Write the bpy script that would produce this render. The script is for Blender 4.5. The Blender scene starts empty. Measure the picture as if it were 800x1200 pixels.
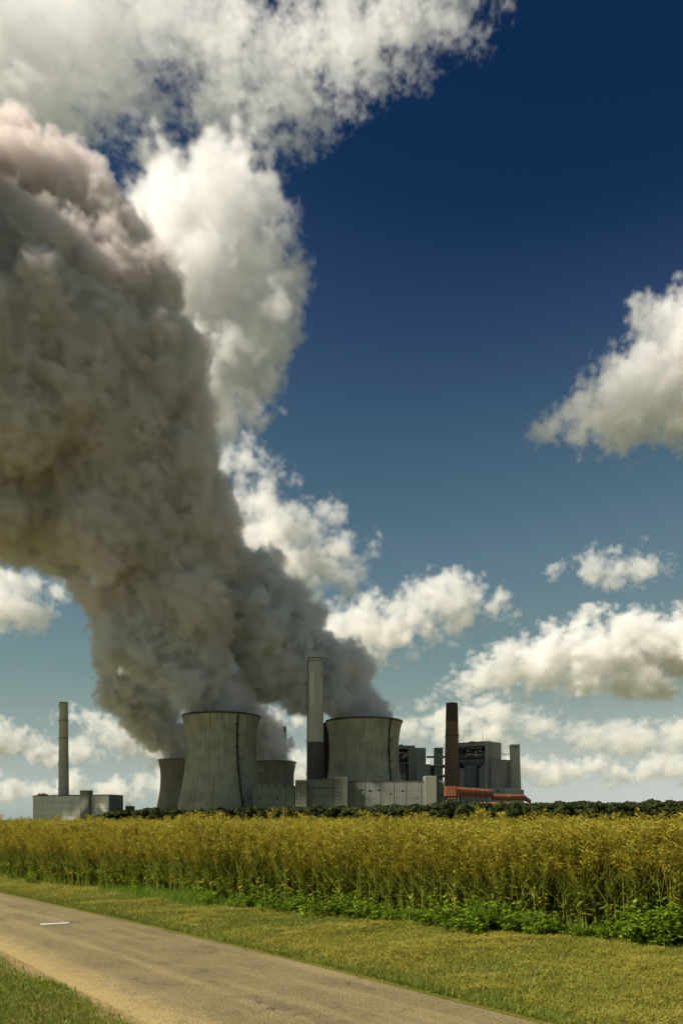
import bpy, math, random
import numpy as np
from mathutils import Vector

# ------------------------------------------------------------------ camera, sky, sun, exposure
R = math.radians
S = bpy.context.scene
COL = S.collection
F, HZ, EYE = 933.0, 963.0, 1.75          # focal length and horizon in units of the 800 x 1200 photograph; eye height
cam_data = bpy.data.cameras.new('camera')
cam = bpy.data.objects.new('camera', cam_data)
COL.objects.link(cam)
cam.location = (0, 0, EYE)
cam.rotation_euler = (R(90), 0, 0)
cam_data.sensor_fit = 'VERTICAL'
cam_data.sensor_height, cam_data.sensor_width = 36, 24
cam_data.lens = 36 * F / 1200
cam_data.shift_y = (HZ - 600) / 1200
cam_data.clip_start, cam_data.clip_end = 0.1, 80000
S.camera = cam

SUN_EL, SUN_AZ = 45, -114
world = bpy.data.worlds.new('World')
S.world = world
world.use_nodes = True
wt = world.node_tree
bg = wt.nodes['Background']
sky = wt.nodes.new('ShaderNodeTexSky')
sky.sky_type = 'NISHITA'
sky.sun_disc = False
sky.sun_elevation, sky.sun_rotation = R(SUN_EL), R(SUN_AZ)
sky.air_density, sky.dust_density, sky.ozone_density = 1, 0.3, 3
# the photograph's strong toning of the sky: one tone curve from sky brightness to colour, the same in every direction
bw = wt.nodes.new('ShaderNodeRGBToBW')
mul = wt.nodes.new('ShaderNodeMath'); mul.operation = 'MULTIPLY'; mul.inputs[1].default_value = 0.1
ramp = wt.nodes.new('ShaderNodeValToRGB')
sc10 = wt.nodes.new('ShaderNodeVectorMath'); sc10.operation = 'SCALE'; sc10.inputs['Scale'].default_value = 6.7
wt.links.new(sky.outputs[0], bw.inputs[0]); wt.links.new(bw.outputs[0], mul.inputs[0])
wt.links.new(mul.outputs[0], ramp.inputs[0]); wt.links.new(ramp.outputs[0], sc10.inputs[0])
SKY_TONES = [(.10, (.003, .014, .050)), (.136, (.006, .027, .082)), (.152, (.022, .053, .127)), (.183, (.052, .109, .175)),
             (.245, (.108, .19, .25)), (.35, (.185, .283, .285)), (.58, (.42, .48, .43)), (1, (.88, .88, .83))]
el = ramp.color_ramp.elements
el[0].position = SKY_TONES[0][0]; el[0].color = (*SKY_TONES[0][1], 1)
el[1].position = 1; el[1].color = (*SKY_TONES[-1][1], 1)
for p_, c_ in SKY_TONES[1:-1]:
    e_ = el.new(p_); e_.color = (*c_, 1)
wt.links.new(sc10.outputs[0], bg.inputs[0])
bg.inputs[1].default_value = 0.1

sun_data = bpy.data.lights.new('sun', 'SUN')
sun = bpy.data.objects.new('sun', sun_data)
COL.objects.link(sun)
sun_data.energy, sun_data.angle, sun_data.color = 5.0, R(0.5), (1, .92, .81)
sd_ = Vector((math.sin(R(SUN_AZ)) * math.cos(R(SUN_EL)), math.cos(R(SUN_AZ)) * math.cos(R(SUN_EL)), math.sin(R(SUN_EL))))
sun.rotation_euler = sd_.to_track_quat('Z', 'Y').to_euler()

S.view_settings.view_transform = 'Standard'
S.view_settings.look = 'None'
S.view_settings.exposure = 0.6
S.view_settings.gamma = 1
S.cycles.use_denoising = True
S.cycles.max_bounces = 8
S.cycles.diffuse_bounces = 4
S.cycles.volume_bounces = 6
S.cycles.transparent_max_bounces = 8
S.cycles.volume_step_rate = 1
S.cycles.volume_max_steps = 256
S.cycles.use_adaptive_sampling = True
S.cycles.adaptive_threshold = 0.06
S.cycles.adaptive_min_samples = 16

CLOUDS = True
PLANTS = True
rng = np.random.default_rng(7)
random.seed(5)


def P(x, y, D):
    """point of the place seen at photograph position x, y, D metres ahead"""
    return Vector(((x - 400) / F * D, D, (HZ - y) / F * D + EYE))


def PX(x, D):
    return (x - 400) / F * D


def PZ(y, D):
    return (HZ - y) / F * D + EYE


# ------------------------------------------------------------------ materials
def new_mat(name):
    m = bpy.data.materials.new(name)
    m.use_nodes = True
    t = m.node_tree
    b = t.nodes['Principled BSDF']
    b.inputs['Roughness'].default_value = .85
    b.inputs['Specular IOR Level'].default_value = .2
    return m, t, b


def nd(t, kind, **kw):
    n = t.nodes.new(kind)
    for k, v in kw.items():
        if k[0] == 'i' and k[1:].isdigit():
            s = n.inputs[int(k[1:])]
        elif k in n.inputs:
            s = n.inputs[k]
        else:
            setattr(n, k, v); continue
        if isinstance(v, bpy.types.NodeSocket):
            t.links.new(v, s)
        else:
            s.default_value = v
    return n


def mixc(t, fac, a, b, mode='MIX'):
    n = t.nodes.new('ShaderNodeMix'); n.data_type = 'RGBA'; n.blend_type = mode
    for s, v in ((n.inputs[0], fac), (n.inputs[6], a), (n.inputs[7], b)):
        if isinstance(v, bpy.types.NodeSocket):
            t.links.new(v, s)
        else:
            s.default_value = (*v, 1) if isinstance(v, tuple) else v
    return n.outputs[2]


def cramp(t, fac, stops):
    n = t.nodes.new('ShaderNodeValToRGB')
    t.links.new(fac, n.inputs[0])
    e = n.color_ramp.elements
    e[0].position, e[0].color = stops[0][0], (*stops[0][1], 1)
    e[1].position, e[1].color = stops[-1][0], (*stops[-1][1], 1)
    for p, c in stops[1:-1]:
        x = e.new(p); x.color = (*c, 1)
    return n.outputs[0]


def noise(t, vec, scale, detail=4, rough=.55):
    n = nd(t, 'ShaderNodeTexNoise', Scale=scale, Detail=detail, Roughness=rough)
    if vec is not None:
        t.links.new(vec, n.inputs['Vector'])
    return n.outputs[0]


def mapping(t, vec, scale):
    n = nd(t, 'ShaderNodeMapping'); t.links.new(vec, n.inputs[0]); n.inputs['Scale'].default_value = scale
    return n.outputs[0]


def math_(t, op, a, b=0.0, clamp=False):
    n = t.nodes.new('ShaderNodeMath'); n.operation = op; n.use_clamp = clamp
    for i, v in enumerate((a, b)):
        if isinstance(v, bpy.types.NodeSocket):
            t.links.new(v, n.inputs[i])
        else:
            n.inputs[i].default_value = v
    return n.outputs[0]


def bump(t, b, h, strength=.5, dist=.1):
    n = nd(t, 'ShaderNodeBump', Strength=strength, Distance=dist)
    t.links.new(h, n.inputs['Height']); t.links.new(n.outputs[0], b.inputs['Normal'])


def wall_mat(name, col, dirt=.35, streak=.4, scale=1.0):
    """weathered wall: blotches and rain streaks running down (world coordinates, z up)"""
    m, t, b = new_mat(name)
    pos = nd(t, 'ShaderNodeNewGeometry').outputs['Position']
    big = noise(t, pos, .03 * scale, 5, .6)
    st = noise(t, mapping(t, pos, (.5 * scale, .5 * scale, .03 * scale)), 1, 5, .65)
    fine = noise(t, pos, .8 * scale, 3)
    dk = tuple(c * .45 for c in col)
    c = mixc(t, math_(t, 'MULTIPLY', cr_fac(t, big, .42, .7), dirt), col, dk)
    c = mixc(t, math_(t, 'MULTIPLY', cr_fac(t, st, .48, .72), streak), c, dk)
    c = mixc(t, math_(t, 'MULTIPLY', cr_fac(t, fine, .35, .7), .15), c, tuple(min(1, x * 1.2) for x in col))
    t.links.new(c, b.inputs[0])
    bump(t, b, fine, .25, .2)
    return m


def cr_fac(t, v, lo, hi):
    n = t.nodes.new('ShaderNodeMapRange')
    t.links.new(v, n.inputs[0]); n.inputs[1].default_value = lo; n.inputs[2].default_value = hi
    n.interpolation_type = 'SMOOTHSTEP'
    return n.outputs[0]


def plain_mat(name, col, rough=.7, var=.25):
    m, t, b = new_mat(name)
    pos = nd(t, 'ShaderNodeNewGeometry').outputs['Position']
    n = noise(t, pos, .4, 4)
    t.links.new(mixc(t, cr_fac(t, n, .3, .75), tuple(c * (1 + var) for c in col), tuple(c * (1 - var) for c in col)), b.inputs[0])
    b.inputs['Roughness'].default_value = rough
    return m


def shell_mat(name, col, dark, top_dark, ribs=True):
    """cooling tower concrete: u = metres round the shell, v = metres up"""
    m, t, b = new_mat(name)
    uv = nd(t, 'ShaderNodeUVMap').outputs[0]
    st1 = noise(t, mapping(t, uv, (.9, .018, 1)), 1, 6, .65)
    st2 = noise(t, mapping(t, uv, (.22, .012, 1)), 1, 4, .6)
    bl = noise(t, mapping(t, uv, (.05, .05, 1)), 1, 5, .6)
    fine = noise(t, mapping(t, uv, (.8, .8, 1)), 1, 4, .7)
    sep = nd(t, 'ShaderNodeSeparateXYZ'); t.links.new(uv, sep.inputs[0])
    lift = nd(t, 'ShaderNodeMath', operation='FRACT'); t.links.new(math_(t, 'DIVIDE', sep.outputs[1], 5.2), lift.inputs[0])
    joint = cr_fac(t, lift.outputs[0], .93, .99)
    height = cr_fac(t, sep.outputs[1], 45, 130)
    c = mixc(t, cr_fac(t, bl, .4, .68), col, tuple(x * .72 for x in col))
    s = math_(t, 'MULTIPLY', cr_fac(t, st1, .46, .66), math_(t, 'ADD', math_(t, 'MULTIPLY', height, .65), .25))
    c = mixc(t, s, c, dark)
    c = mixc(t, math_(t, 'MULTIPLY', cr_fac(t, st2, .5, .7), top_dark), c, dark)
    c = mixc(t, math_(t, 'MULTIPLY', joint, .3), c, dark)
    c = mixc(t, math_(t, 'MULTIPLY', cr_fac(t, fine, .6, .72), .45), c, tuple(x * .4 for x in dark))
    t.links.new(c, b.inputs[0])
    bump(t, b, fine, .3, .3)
    return m


M = {}
M['shell'] = shell_mat('tower_concrete', (.46, .425, .295), (.16, .145, .10), .32)
M['shell_dark'] = shell_mat('tower_concrete_dirty_shaded', (.25, .23, .19), (.07, .062, .05), .7)  # rear towers: dirt and standing shade both put into the base colour
M['shell_in'] = plain_mat('tower_inside', (.10, .095, .085))
M['rim'] = plain_mat('tower_rim', (.06, .05, .045))
M['steel_dark'] = plain_mat('dark_steel', (.035, .035, .033), .6)
M['steel'] = plain_mat('grey_steel', (.16, .17, .17), .5)
M['conc'] = wall_mat('chimney_concrete', (.46, .44, .37), .4, .45)
M['conc_pale'] = wall_mat('pale_concrete', (.58, .56, .48), .2, .3)
M['conc_dark'] = wall_mat('dark_chimney_section', (.10, .09, .075), .5, .7)
M['conc_left'] = wall_mat('left_chimney_concrete', (.52, .47, .36), .35, .35)
M['brown'] = wall_mat('brown_chimney', (.20, .125, .085), .4, .5)
M['brown_dark'] = wall_mat('brown_chimney_top', (.095, .068, .055), .4, .4)
M['redbrown'] = wall_mat('red_brown_stack', (.065, .035, .03), .4, .4)
M['clad'] = wall_mat('grey_cladding', (.19, .195, .16), .22, .28)
M['clad2'] = wall_mat('grey_cladding_cool', (.20, .21, .18), .22, .28)
M['clad_light'] = wall_mat('light_cladding', (.20, .20, .15), .15, .2)
M['clad_left'] = wall_mat('plate_cladding', (.60, .585, .48), .2, .25)
M['clad_side'] = wall_mat('plate_cladding_shaded', (.26, .255, .22), .2, .3)  # side plates: shade of the face turned from the sun, put into the colour
M['joint'] = plain_mat('panel_joint', (.085, .085, .07))
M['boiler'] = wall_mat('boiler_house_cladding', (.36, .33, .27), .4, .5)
M['boiler_pale'] = wall_mat('boiler_house_light', (.46, .43, .35), .3, .4)  # paler tone of the boiler house cladding
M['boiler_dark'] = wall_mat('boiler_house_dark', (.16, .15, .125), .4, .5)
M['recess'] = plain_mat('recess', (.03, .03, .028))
M['glass'] = plain_mat('window_dark', (.02, .022, .025), .25)
M['silo'] = wall_mat('silo_grey', (.21, .22, .22), .3, .5)
M['red'] = wall_mat('red_gallery', (.23, .085, .042), .6, .7)
M['red_pale'] = wall_mat('red_gallery_seam', (.36, .14, .09), .3, .3)  # paler red for seams and openings
M['roofred'] = plain_mat('rusty_roof_edge', (.20, .07, .05))
M['pale_metal'] = plain_mat('pale_metal', (.62, .58, .46), .5)


# ------------------------------------------------------------------ mesh helpers
def tag(o, label=None, cat=None, group=None, kind=None):
    for k, v in (('label', label), ('category', cat), ('group', group), ('kind', kind)):
        if v:
            o[k] = v
    return o


def thing(name, label, cat, loc, group=None):
    o = bpy.data.objects.new(name, None)
    COL.objects.link(o)
    o.location = loc
    o.empty_display_size = .5
    return tag(o, label, cat, group)


def link(name, me, mat, parent=None):
    if mat is not None:
        me.materials.append(mat)
    o = bpy.data.objects.new(name, me)
    COL.objects.link(o)
    if parent is not None:
        o.parent = parent
    return o


def root_loc(o):
    v = Vector((0, 0, 0))
    while o is not None:
        v += o.location
        o = o.parent
    return v


class MB:
    """collects pieces in world coordinates; build() links them as one mesh below a parent"""
    def __init__(self):
        self.v, self.f, self.uv = [], [], None

    def add(self, v, f):
        n = len(self.v)
        self.v += [tuple(p) for p in v]
        self.f += [tuple(i + n for i in q) for q in f]
        return self

    def prism(self, foot, z0, z1):
        """foot: (x, y) corners counter-clockwise seen from above; z1 a number or one per corner"""
        k = len(foot)
        zt = z1 if isinstance(z1, (list, tuple)) else [z1] * k
        zb = z0 if isinstance(z0, (list, tuple)) else [z0] * k
        v = [(x, y, b) for (x, y), b in zip(foot, zb)] + [(x, y, h) for (x, y), h in zip(foot, zt)]
        f = [tuple(range(k))[::-1], tuple(range(k, 2 * k))] + [(i, (i + 1) % k, (i + 1) % k + k, i + k) for i in range(k)]
        return self.add(v, f)

    def box(self, x0, x1, y0, y1, z0, z1):
        return self.prism([(x0, y0), (x1, y0), (x1, y1), (x0, y1)], z0, z1)

    def bar(self, a, b, w, h=None):
        a, b = Vector(a), Vector(b)
        h = h or w
        d = (b - a).normalized()
        up = Vector((0, 0, 1)) if abs(d.z) < .95 else Vector((0, 1, 0))
        s = d.cross(up).normalized() * (w / 2)
        u = s.cross(d).normalized() * (h / 2)
        v = [p + q for p in (a, b) for q in (-s - u, s - u, s + u, -s + u)]
        return self.add(v, [(0, 1, 2, 3), (7, 6, 5, 4), (0, 4, 5, 1), (1, 5, 6, 2), (2, 6, 7, 3), (3, 7, 4, 0)])

    def lathe(self, cx, cy, prof, n=48, cap=True, a0=0.0, a1=2 * math.pi):
        full = abs(a1 - a0 - 2 * math.pi) < 1e-6
        k = n if full else n + 1
        v = []
        for r, z in prof:
            for i in range(k):
                a = a0 + (a1 - a0) * i / n
                v.append((cx + r * math.sin(a), cy - r * math.cos(a), z))
        f = []
        for j in range(len(prof) - 1):
            for i in range(n):
                i2 = (i + 1) % k
                f.append((j * k + i, j * k + i2, (j + 1) * k + i2, (j + 1) * k + i))
        if cap and full:
            f.append(tuple(range(k))[::-1])
            f.append(tuple(range((len(prof) - 1) * k, len(prof) * k)))
        return self.add(v, f)

    def build(self, name, mat, parent=None, smooth=False):
        o = root_loc(parent)
        me = bpy.data.meshes.new(name)
        me.from_pydata([(x - o.x, y - o.y, z - o.z) for x, y, z in self.v], [], self.f)
        if smooth:
            me.polygons.foreach_set('use_smooth', [True] * len(me.polygons))
        me.update()
        return link(name, me, mat, parent)


def panels(parent, a, b, z0, z1, ncol, nrow, mat, gap=.2, thick=.35, off=.02):
    """separate wall plates hung on the face from a to b (x, y), one object each, sharing one mesh"""
    a, b = Vector((a[0], a[1], 0)), Vector((b[0], b[1], 0))
    d = b - a
    L = d.length
    d.normalize()
    nrm = Vector((d.y, -d.x, 0))
    w, h = L / ncol - gap, (z1 - z0) / nrow - gap
    me = bpy.data.meshes.new('panel')
    c = .08
    v = [(-w / 2, 0, -h / 2), (w / 2, 0, -h / 2), (w / 2, 0, h / 2), (-w / 2, 0, h / 2),
         (-w / 2 + c, -thick, -h / 2 + c), (w / 2 - c, -thick, -h / 2 + c), (w / 2 - c, -thick, h / 2 - c), (-w / 2 + c, -thick, h / 2 - c)]
    me.from_pydata(v, [], [(4, 5, 6, 7), (0, 1, 5, 4), (1, 2, 6, 5), (2, 3, 7, 6), (3, 0, 4, 7), (3, 2, 1, 0)])
    me.materials.append(mat)
    o0 = root_loc(parent)
    rz = math.atan2(d.y, d.x)
    for i in range(ncol):
        for j in range(nrow):
            p = a + d * (L * (i + .5) / ncol) + nrm * off + Vector((0, 0, z0 + (z1 - z0) * (j + .5) / nrow))
            p += nrm * random.uniform(-.03, .05)
            o = bpy.data.objects.new('panel', me)
            COL.objects.link(o)
            o.parent = parent
            o.location = p - o0
            o.rotation_euler = (0, 0, rz)


def windows(parent, xs, ys, D, w=1.1, h=1.5, front=None):
    """small windows one by one on a face at depth D: dark pane in a proud frame"""
    me = bpy.data.meshes.new('window')
    v, f = [], []
    for x0, x1, z0, z1, y0 in ((-w / 2, w / 2, -h / 2, h / 2, -.06),):
        v += [(x0, y0, z0), (x1, y0, z0), (x1, y0, z1), (x0, y0, z1), (x0, .1, z0), (x1, .1, z0), (x1, .1, z1), (x0, .1, z1)]
    f = [(0, 1, 2, 3), (4, 5, 1, 0), (5, 6, 2, 1), (6, 7, 3, 2), (7, 4, 0, 3)]
    me.from_pydata(v, [], f)
    me.materials.append(M['glass'])
    o0 = root_loc(parent)
    for x in xs:
        for y in ys:
            o = bpy.data.objects.new('window', me)
            COL.objects.link(o)
            o.parent = parent
            o.location = Vector((PX(x, D), D, PZ(y, D))) - o0


# ------------------------------------------------------------------ the ground, the track and its verges
def sheet(name, pts, z, mat, kind='structure'):
    me = bpy.data.meshes.new(name)
    me.from_pydata([(x, y, z) for x, y in pts], [], [tuple(range(len(pts)))])
    return tag(link(name, me, mat), kind=kind)


def interp(tab, y):
    ys = [t[0] for t in tab]
    return np.interp(y, ys, [t[1] for t in tab])


# x of each line on the ground for a distance y ahead (the track runs away to the left)
ROAD_R = [(-20, 20.5), (0, 6.4), (6.9, 1.8), (9.8, -.35), (13.5, -3.3), (19.9, -8.6), (40, -26.5), (90, -74), (160, -145)]
ROAD_L = [(-20, 17.0), (0, 3.2), (6.9, -1.45), (8.6, -2.75), (11.5, -4.9), (19.9, -11.4), (40, -29.6), (90, -77.5), (160, -149)]
CROP_E = [(-20, 45), (0, 20), (8, 9.2), (11.1, 5.2), (12.9, 2.3), (14.6, .1), (16.5, -2.6), (20.7, -6.6), (24.7, -10.6), (40, -25), (90, -71), (160, -141)]


def track_mat():
    m, t, b = new_mat('worn_asphalt')
    uv = nd(t, 'ShaderNodeUVMap').outputs[0]
    pos = nd(t, 'ShaderNodeNewGeometry').outputs['Position']
    sep = nd(t, 'ShaderNodeSeparateXYZ'); t.links.new(uv, sep.inputs[0])
    u = sep.outputs[0]
    big = noise(t, pos, .9, 5, .6)
    mid = noise(t, pos, 6, 5, .65)
    grit = noise(t, pos, 42, 4, .75)
    vor = nd(t, 'ShaderNodeTexVoronoi', Scale=30.0); t.links.new(pos, vor.inputs['Vector'])
    along = noise(t, mapping(t, uv, (9, .35, 1)), 1, 4, .6)
    c = mixc(t, cr_fac(t, big, .35, .7), (.178, .140, .060), (.118, .094, .043))
    c = mixc(t, math_(t, 'MULTIPLY', cr_fac(t, mid, .4, .7), .5), c, (.20, .163, .082))
    c = mixc(t, math_(t, 'MULTIPLY', cr_fac(t, along, .46, .64), .6), c, (.25, .195, .085))
    # pale seam of dust left between the wheel tracks
    wob = math_(t, 'ADD', u, math_(t, 'MULTIPLY', math_(t, 'SUBTRACT', noise(t, pos, .8, 3), .5), .10))
    seam = math_(t, 'SUBTRACT', 1.0, math_(t, 'MULTIPLY', math_(t, 'ABSOLUTE', math_(t, 'SUBTRACT', wob, .40)), 26), True)
    c = mixc(t, math_(t, 'MULTIPLY', seam, math_(t, 'MULTIPLY', cr_fac(t, mid, .35, .65), .5)), c, (.30, .235, .10))
    # dust and sand spilling over the left edge
    edge = cr_fac(t, math_(t, 'ADD', u, math_(t, 'MULTIPLY', math_(t, 'SUBTRACT', mid, .5), .35)), .22, .02)
    c = mixc(t, math_(t, 'MULTIPLY', edge, .9), c, (.35, .26, .10))
    stone = math_(t, 'MULTIPLY', cr_fac(t, vor.outputs['Distance'], .45, .15), .6)
    c = mixc(t, stone, c, mixc(t, vor.outputs['Color'], (.05, .04, .02), (.42, .345, .19)))
    c = mixc(t, math_(t, 'MULTIPLY', cr_fac(t, grit, .52, .68), .7), c, (.055, .045, .03))
    crk = nd(t, 'ShaderNodeTexVoronoi', Scale=1.3, feature='DISTANCE_TO_EDGE')
    t.links.new(mapping(t, pos, (1, 1, 1)), crk.inputs['Vector'])
    cw = math_(t, 'ADD', crk.outputs['Distance'], math_(t, 'MULTIPLY', math_(t, 'SUBTRACT', mid, .5), .22))
    ck = math_(t, 'MULTIPLY', cr_fac(t, math_(t, 'ABSOLUTE', cw), .012, .002), cr_fac(t, big, .5, .62))
    c = mixc(t, ck, c, (.04, .033, .02))
    t.links.new(c, b.inputs[0])
    h = math_(t, 'ADD', math_(t, 'MULTIPLY', grit, .5), vor.outputs['Distance'])
    bump(t, b, h, .5, .012)
    return m


def soil_mat(name, a, b_, c_):
    m, t, b = new_mat(name)
    pos = nd(t, 'ShaderNodeNewGeometry').outputs['Position']
    n1 = noise(t, pos, .7, 5, .6)
    n2 = noise(t, pos, 14, 5, .7)
    c = mixc(t, cr_fac(t, n1, .35, .65), a, b_)
    c = mixc(t, cr_fac(t, n2, .4, .7), c, c_)
    t.links.new(c, b.inputs[0])
    b.inputs['Specular IOR Level'].default_value = 0
    bump(t, b, n2, .8, .04)
    return m


M['track'] = track_mat()
M['soil'] = soil_mat('field_soil', (.16, .125, .055), (.12, .10, .04), (.20, .16, .07))
M['turf'] = soil_mat('verge_turf', (.13, .125, .022), (.09, .105, .016), (.17, .145, .03))
M['dust'] = soil_mat('sandy_shoulder', (.31, .23, .095), (.26, .195, .085), (.18, .14, .06))
M['farm'] = soil_mat('far_land', (.12, .12, .04), (.08, .10, .03), (.16, .14, .06))

YS = list(np.concatenate([np.linspace(-18, 4, 12), np.linspace(4.5, 30, 60), np.linspace(32, 150, 40)]))
sheet('ground', [(-30000, -3000), (30000, -3000), (30000, 50000), (-30000, 50000)], 0, M['farm'])


def strip(name, left, right, z, mat, ncross=1, bumpy=0.0, uvs=False):
    v, f, uv = [], [], []
    for y in YS:
        l, r = interp(left, y), interp(right, y)
        for k in range(ncross + 1):
            q = k / ncross
            x = l + (r - l) * q
            v.append((x, y, z + (bumpy * math.sin(x * 5.1 + y * 3.3) * math.sin(x * 2.2 - y * 4.7) if 0 < k < ncross else 0)))
            uv.append((q, y))
    n = ncross + 1
    for j in range(len(YS) - 1):
        for k in range(ncross):
            f.append((j * n + k, j * n + k + 1, (j + 1) * n + k + 1, (j + 1) * n + k))
    me = bpy.data.meshes.new(name)
    me.from_pydata(v, [], f)
    if uvs:
        lay = me.uv_layers.new(name='UVMap')
        li = np.empty(len(me.loops), dtype=np.int32)
        me.loops.foreach_get('vertex_index', li)
        lay.data.foreach_set('uv', np.array(uv, dtype=np.float32)[li].ravel())
    me.update()
    return tag(link(name, me, mat), kind='structure')


def shift(tab, dx):
    return [(y, x + dx) for y, x in tab]


FAR_L = [(-20, -60), (160, -300)]
track = strip('farm_track', shift(ROAD_L, -.25), ROAD_R, .012, M['track'], 10, 0, True)
strip('track_shoulder', shift(ROAD_L, -.75), shift(ROAD_L, -.05), .008, M['dust'], 2)
strip('verge', shift(ROAD_R, -.12), shift(CROP_E, .3), .016, M['turf'], 6, .012)
strip('grass_bank', shift(ROAD_L, -12), shift(ROAD_L, -.55), .004, M['turf'], 4)
strip('field_soil', shift(CROP_E, .3), [(-20, 240), (160, 240)], .004, M['soil'], 2)

# short white paint stroke on the track
mk, tk, bk = new_mat('road_paint')
pk = nd(tk, 'ShaderNodeNewGeometry').outputs['Position']
tk.links.new(mixc(tk, cr_fac(tk, noise(tk, pk, 30, 4), .56, .66), (.48, .47, .42), (.22, .18, .10)), bk.inputs[0])
mb = MB()
mb.add([(PX(48, 13.4), 13.38, .0165), (PX(81, 13.6), 13.60, .0165), (PX(82, 13.75), 13.74, .0165), (PX(47.5, 13.55), 13.56, .0165)], [(0, 1, 2, 3)])
mb.build('painted_mark', mk, track)


# ------------------------------------------------------------------ cooling towers
def tower_r(z, H, rt, zt_f=.728, scale=1.0):
    zt = zt_f * H
    c = 2.33 if z < zt else 1.66
    return scale * math.sqrt(rt * rt + ((z - zt) / c) ** 2)


def cooling_tower(label, cx_px, D, H, rt, mat, ladder=None, seed=0):
    X = PX(cx_px, D)
    root = thing('cooling_tower', label, 'cooling tower', (X, D, 0), 'cooling towers of the power station')
    ribs = 132
    n = ribs * 2
    zs = np.linspace(0, H, 42)
    v, uv, f = [], [], []
    for z in zs:
        r = tower_r(z, H, rt)
        for i in range(n):
            a = 2 * math.pi * i / n
            rr = r + (.22 if i % 2 else -.06)
            v.append((rr * math.sin(a), -rr * math.cos(a), z))
            uv.append((a * 45 + seed * 311, z))
    for j in range(len(zs) - 1):
        for i in range(n):
            i2 = (i + 1) % n
            f.append((j * n + i, j * n + i2, (j + 1) * n + i2, (j + 1) * n + i))
    me = bpy.data.meshes.new('shell')
    me.from_pydata(v, [], f)
    lay = me.uv_layers.new(name='UVMap')
    li = np.empty(len(me.loops), dtype=np.int32)
    me.loops.foreach_get('vertex_index', li)
    uva = np.array(uv, dtype=np.float32)[li].reshape(-1, 4, 2)
    span = uva[:, :, 0].max(1) - uva[:, :, 0].min(1)
    wrap = span > 100
    w = uva[wrap]; lo = w[:, :, 0] < seed * 311 + 100
    w[:, :, 0] = np.where(lo, w[:, :, 0] + 45 * 2 * math.pi, w[:, :, 0]); uva[wrap] = w
    lay.data.foreach_set('uv', uva.ravel())
    me.update()
    link('shell', me, mat, root)
    inner = MB().lathe(X, D, [(tower_r(z, H, rt) - 1.1, z) for z in np.linspace(H * .5, H - .3, 10)], 64, False)
    inner.build('inner_shell', M['shell_in'], root, True)
    rr = tower_r(H, H, rt)
    MB().lathe(X, D, [(rr - 1.3, H - 1.4), (rr + .5, H - 1.4), (rr + .9, H - .9), (rr + .9, H + .5), (rr - 1.3, H + .5), (rr - 1.3, H - 1.4)], 96, False).build('rim', M['rim'], root)
    if ladder is not None:
        lad, ang = MB(), ladder
        pts = []
        for z in np.linspace(1, H - 1, 40):
            a = ang + (1 - z / H) * .06
            r = tower_r(z, H, rt) + .3
            pts.append((Vector((X + r * math.sin(a), D - r * math.cos(a), z)), Vector((math.sin(a), -math.cos(a), 0)), Vector((math.cos(a), math.sin(a), 0))))
        for (p, o, s), (p2, o2, s2) in zip(pts, pts[1:]):
            for e in (-.8, .8):
                lad.bar(p + s * e + o * .3, p2 + s2 * e + o2 * .3, .5)
                lad.bar(p + s * e + o * 1.4, p2 + s2 * e + o2 * 1.4, .2)
            for q in (0, .33, .66):
                a_, b_ = p.lerp(p2, q), p.lerp(p2, q)
                lad.bar(a_ - s * .8 + o * .3, a_ + s * .8 + o * .3, .2)
                lad.bar(a_ - s * .8 + o * 1.4, a_ + s * .8 + o * 1.4, .16)
        ld = lad.build('access_ladder', M['steel_dark'], root)
        for k, i in enumerate(range(3, 40, 4)):
            p, o, s = pts[i]
            pl = MB()
            side = 1 if k % 2 else -1
            c = p + s * side * 1.3
            pl.add([c - s * 2 + o * .1, c + s * 2 + o * .1, c + s * 2 + o * 2.2, c - s * 2 + o * 2.2,
                    c - s * 2 + o * .1 + Vector((0, 0, .5)), c + s * 2 + o * .1 + Vector((0, 0, .5)), c + s * 2 + o * 2.2 + Vector((0, 0, .5)), c - s * 2 + o * 2.2 + Vector((0, 0, .5))],
                   [(3, 2, 1, 0), (4, 5, 6, 7), (0, 1, 5, 4), (1, 2, 6, 5), (2, 3, 7, 6), (3, 0, 4, 7)])
            for h in (1.1, 2.0):
                pl.bar(c - s * 2 + o * 2.1 + Vector((0, 0, h)), c + s * 2 + o * 2.1 + Vector((0, 0, h)), .16)
            for e in (-2, -.7, .7, 2):
                pl.bar(c + s * e + o * 2.1, c + s * e + o * 2.1 + Vector((0, 0, 2.0)), .16)
            pl.build('landing', M['steel_dark'], ld)
    return root


cooling_tower('tall pale concrete cooling tower nearest at left, dark ladder down its right side', 259.5, 1000, 133.5, 43.3, M['shell'], R(33), 0)
cooling_tower('wide pale cooling tower right of the tall grey chimney, ladder on its right', 426.3, 1030, 131.0, 44.3, M['shell'], R(41), 1)
cooling_tower('dark, dirty and shade-toned cooling tower partly hidden behind the left side of the tallest one', 212.5, 1640, 128.0, 41.5, M['shell_dark'], None, 2)
cooling_tower('dark, dirty and shade-toned cooling tower half hidden between the tall pale one and the windowed stair tower', 320.8, 1660, 126.0, 41.5, M['shell_dark'], None, 3)


# ------------------------------------------------------------------ chimneys
def ring(root, X, D, r, z, h, mat, name='ring', out=.35):
    MB().lathe(X, D, [(r - .2, z), (r + out, z), (r + out, z + h), (r - .2, z + h)], 48, False).build(name, mat, root)


def chimney(name, label, cx, D, ytop, rtop, rbot, mat, base_z=0.0, group=None):
    X, z1 = PX(cx, D), PZ(ytop, D)
    root = thing(name, label, 'chimney', (X, D, base_z), group)
    return root, X, z1


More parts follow.
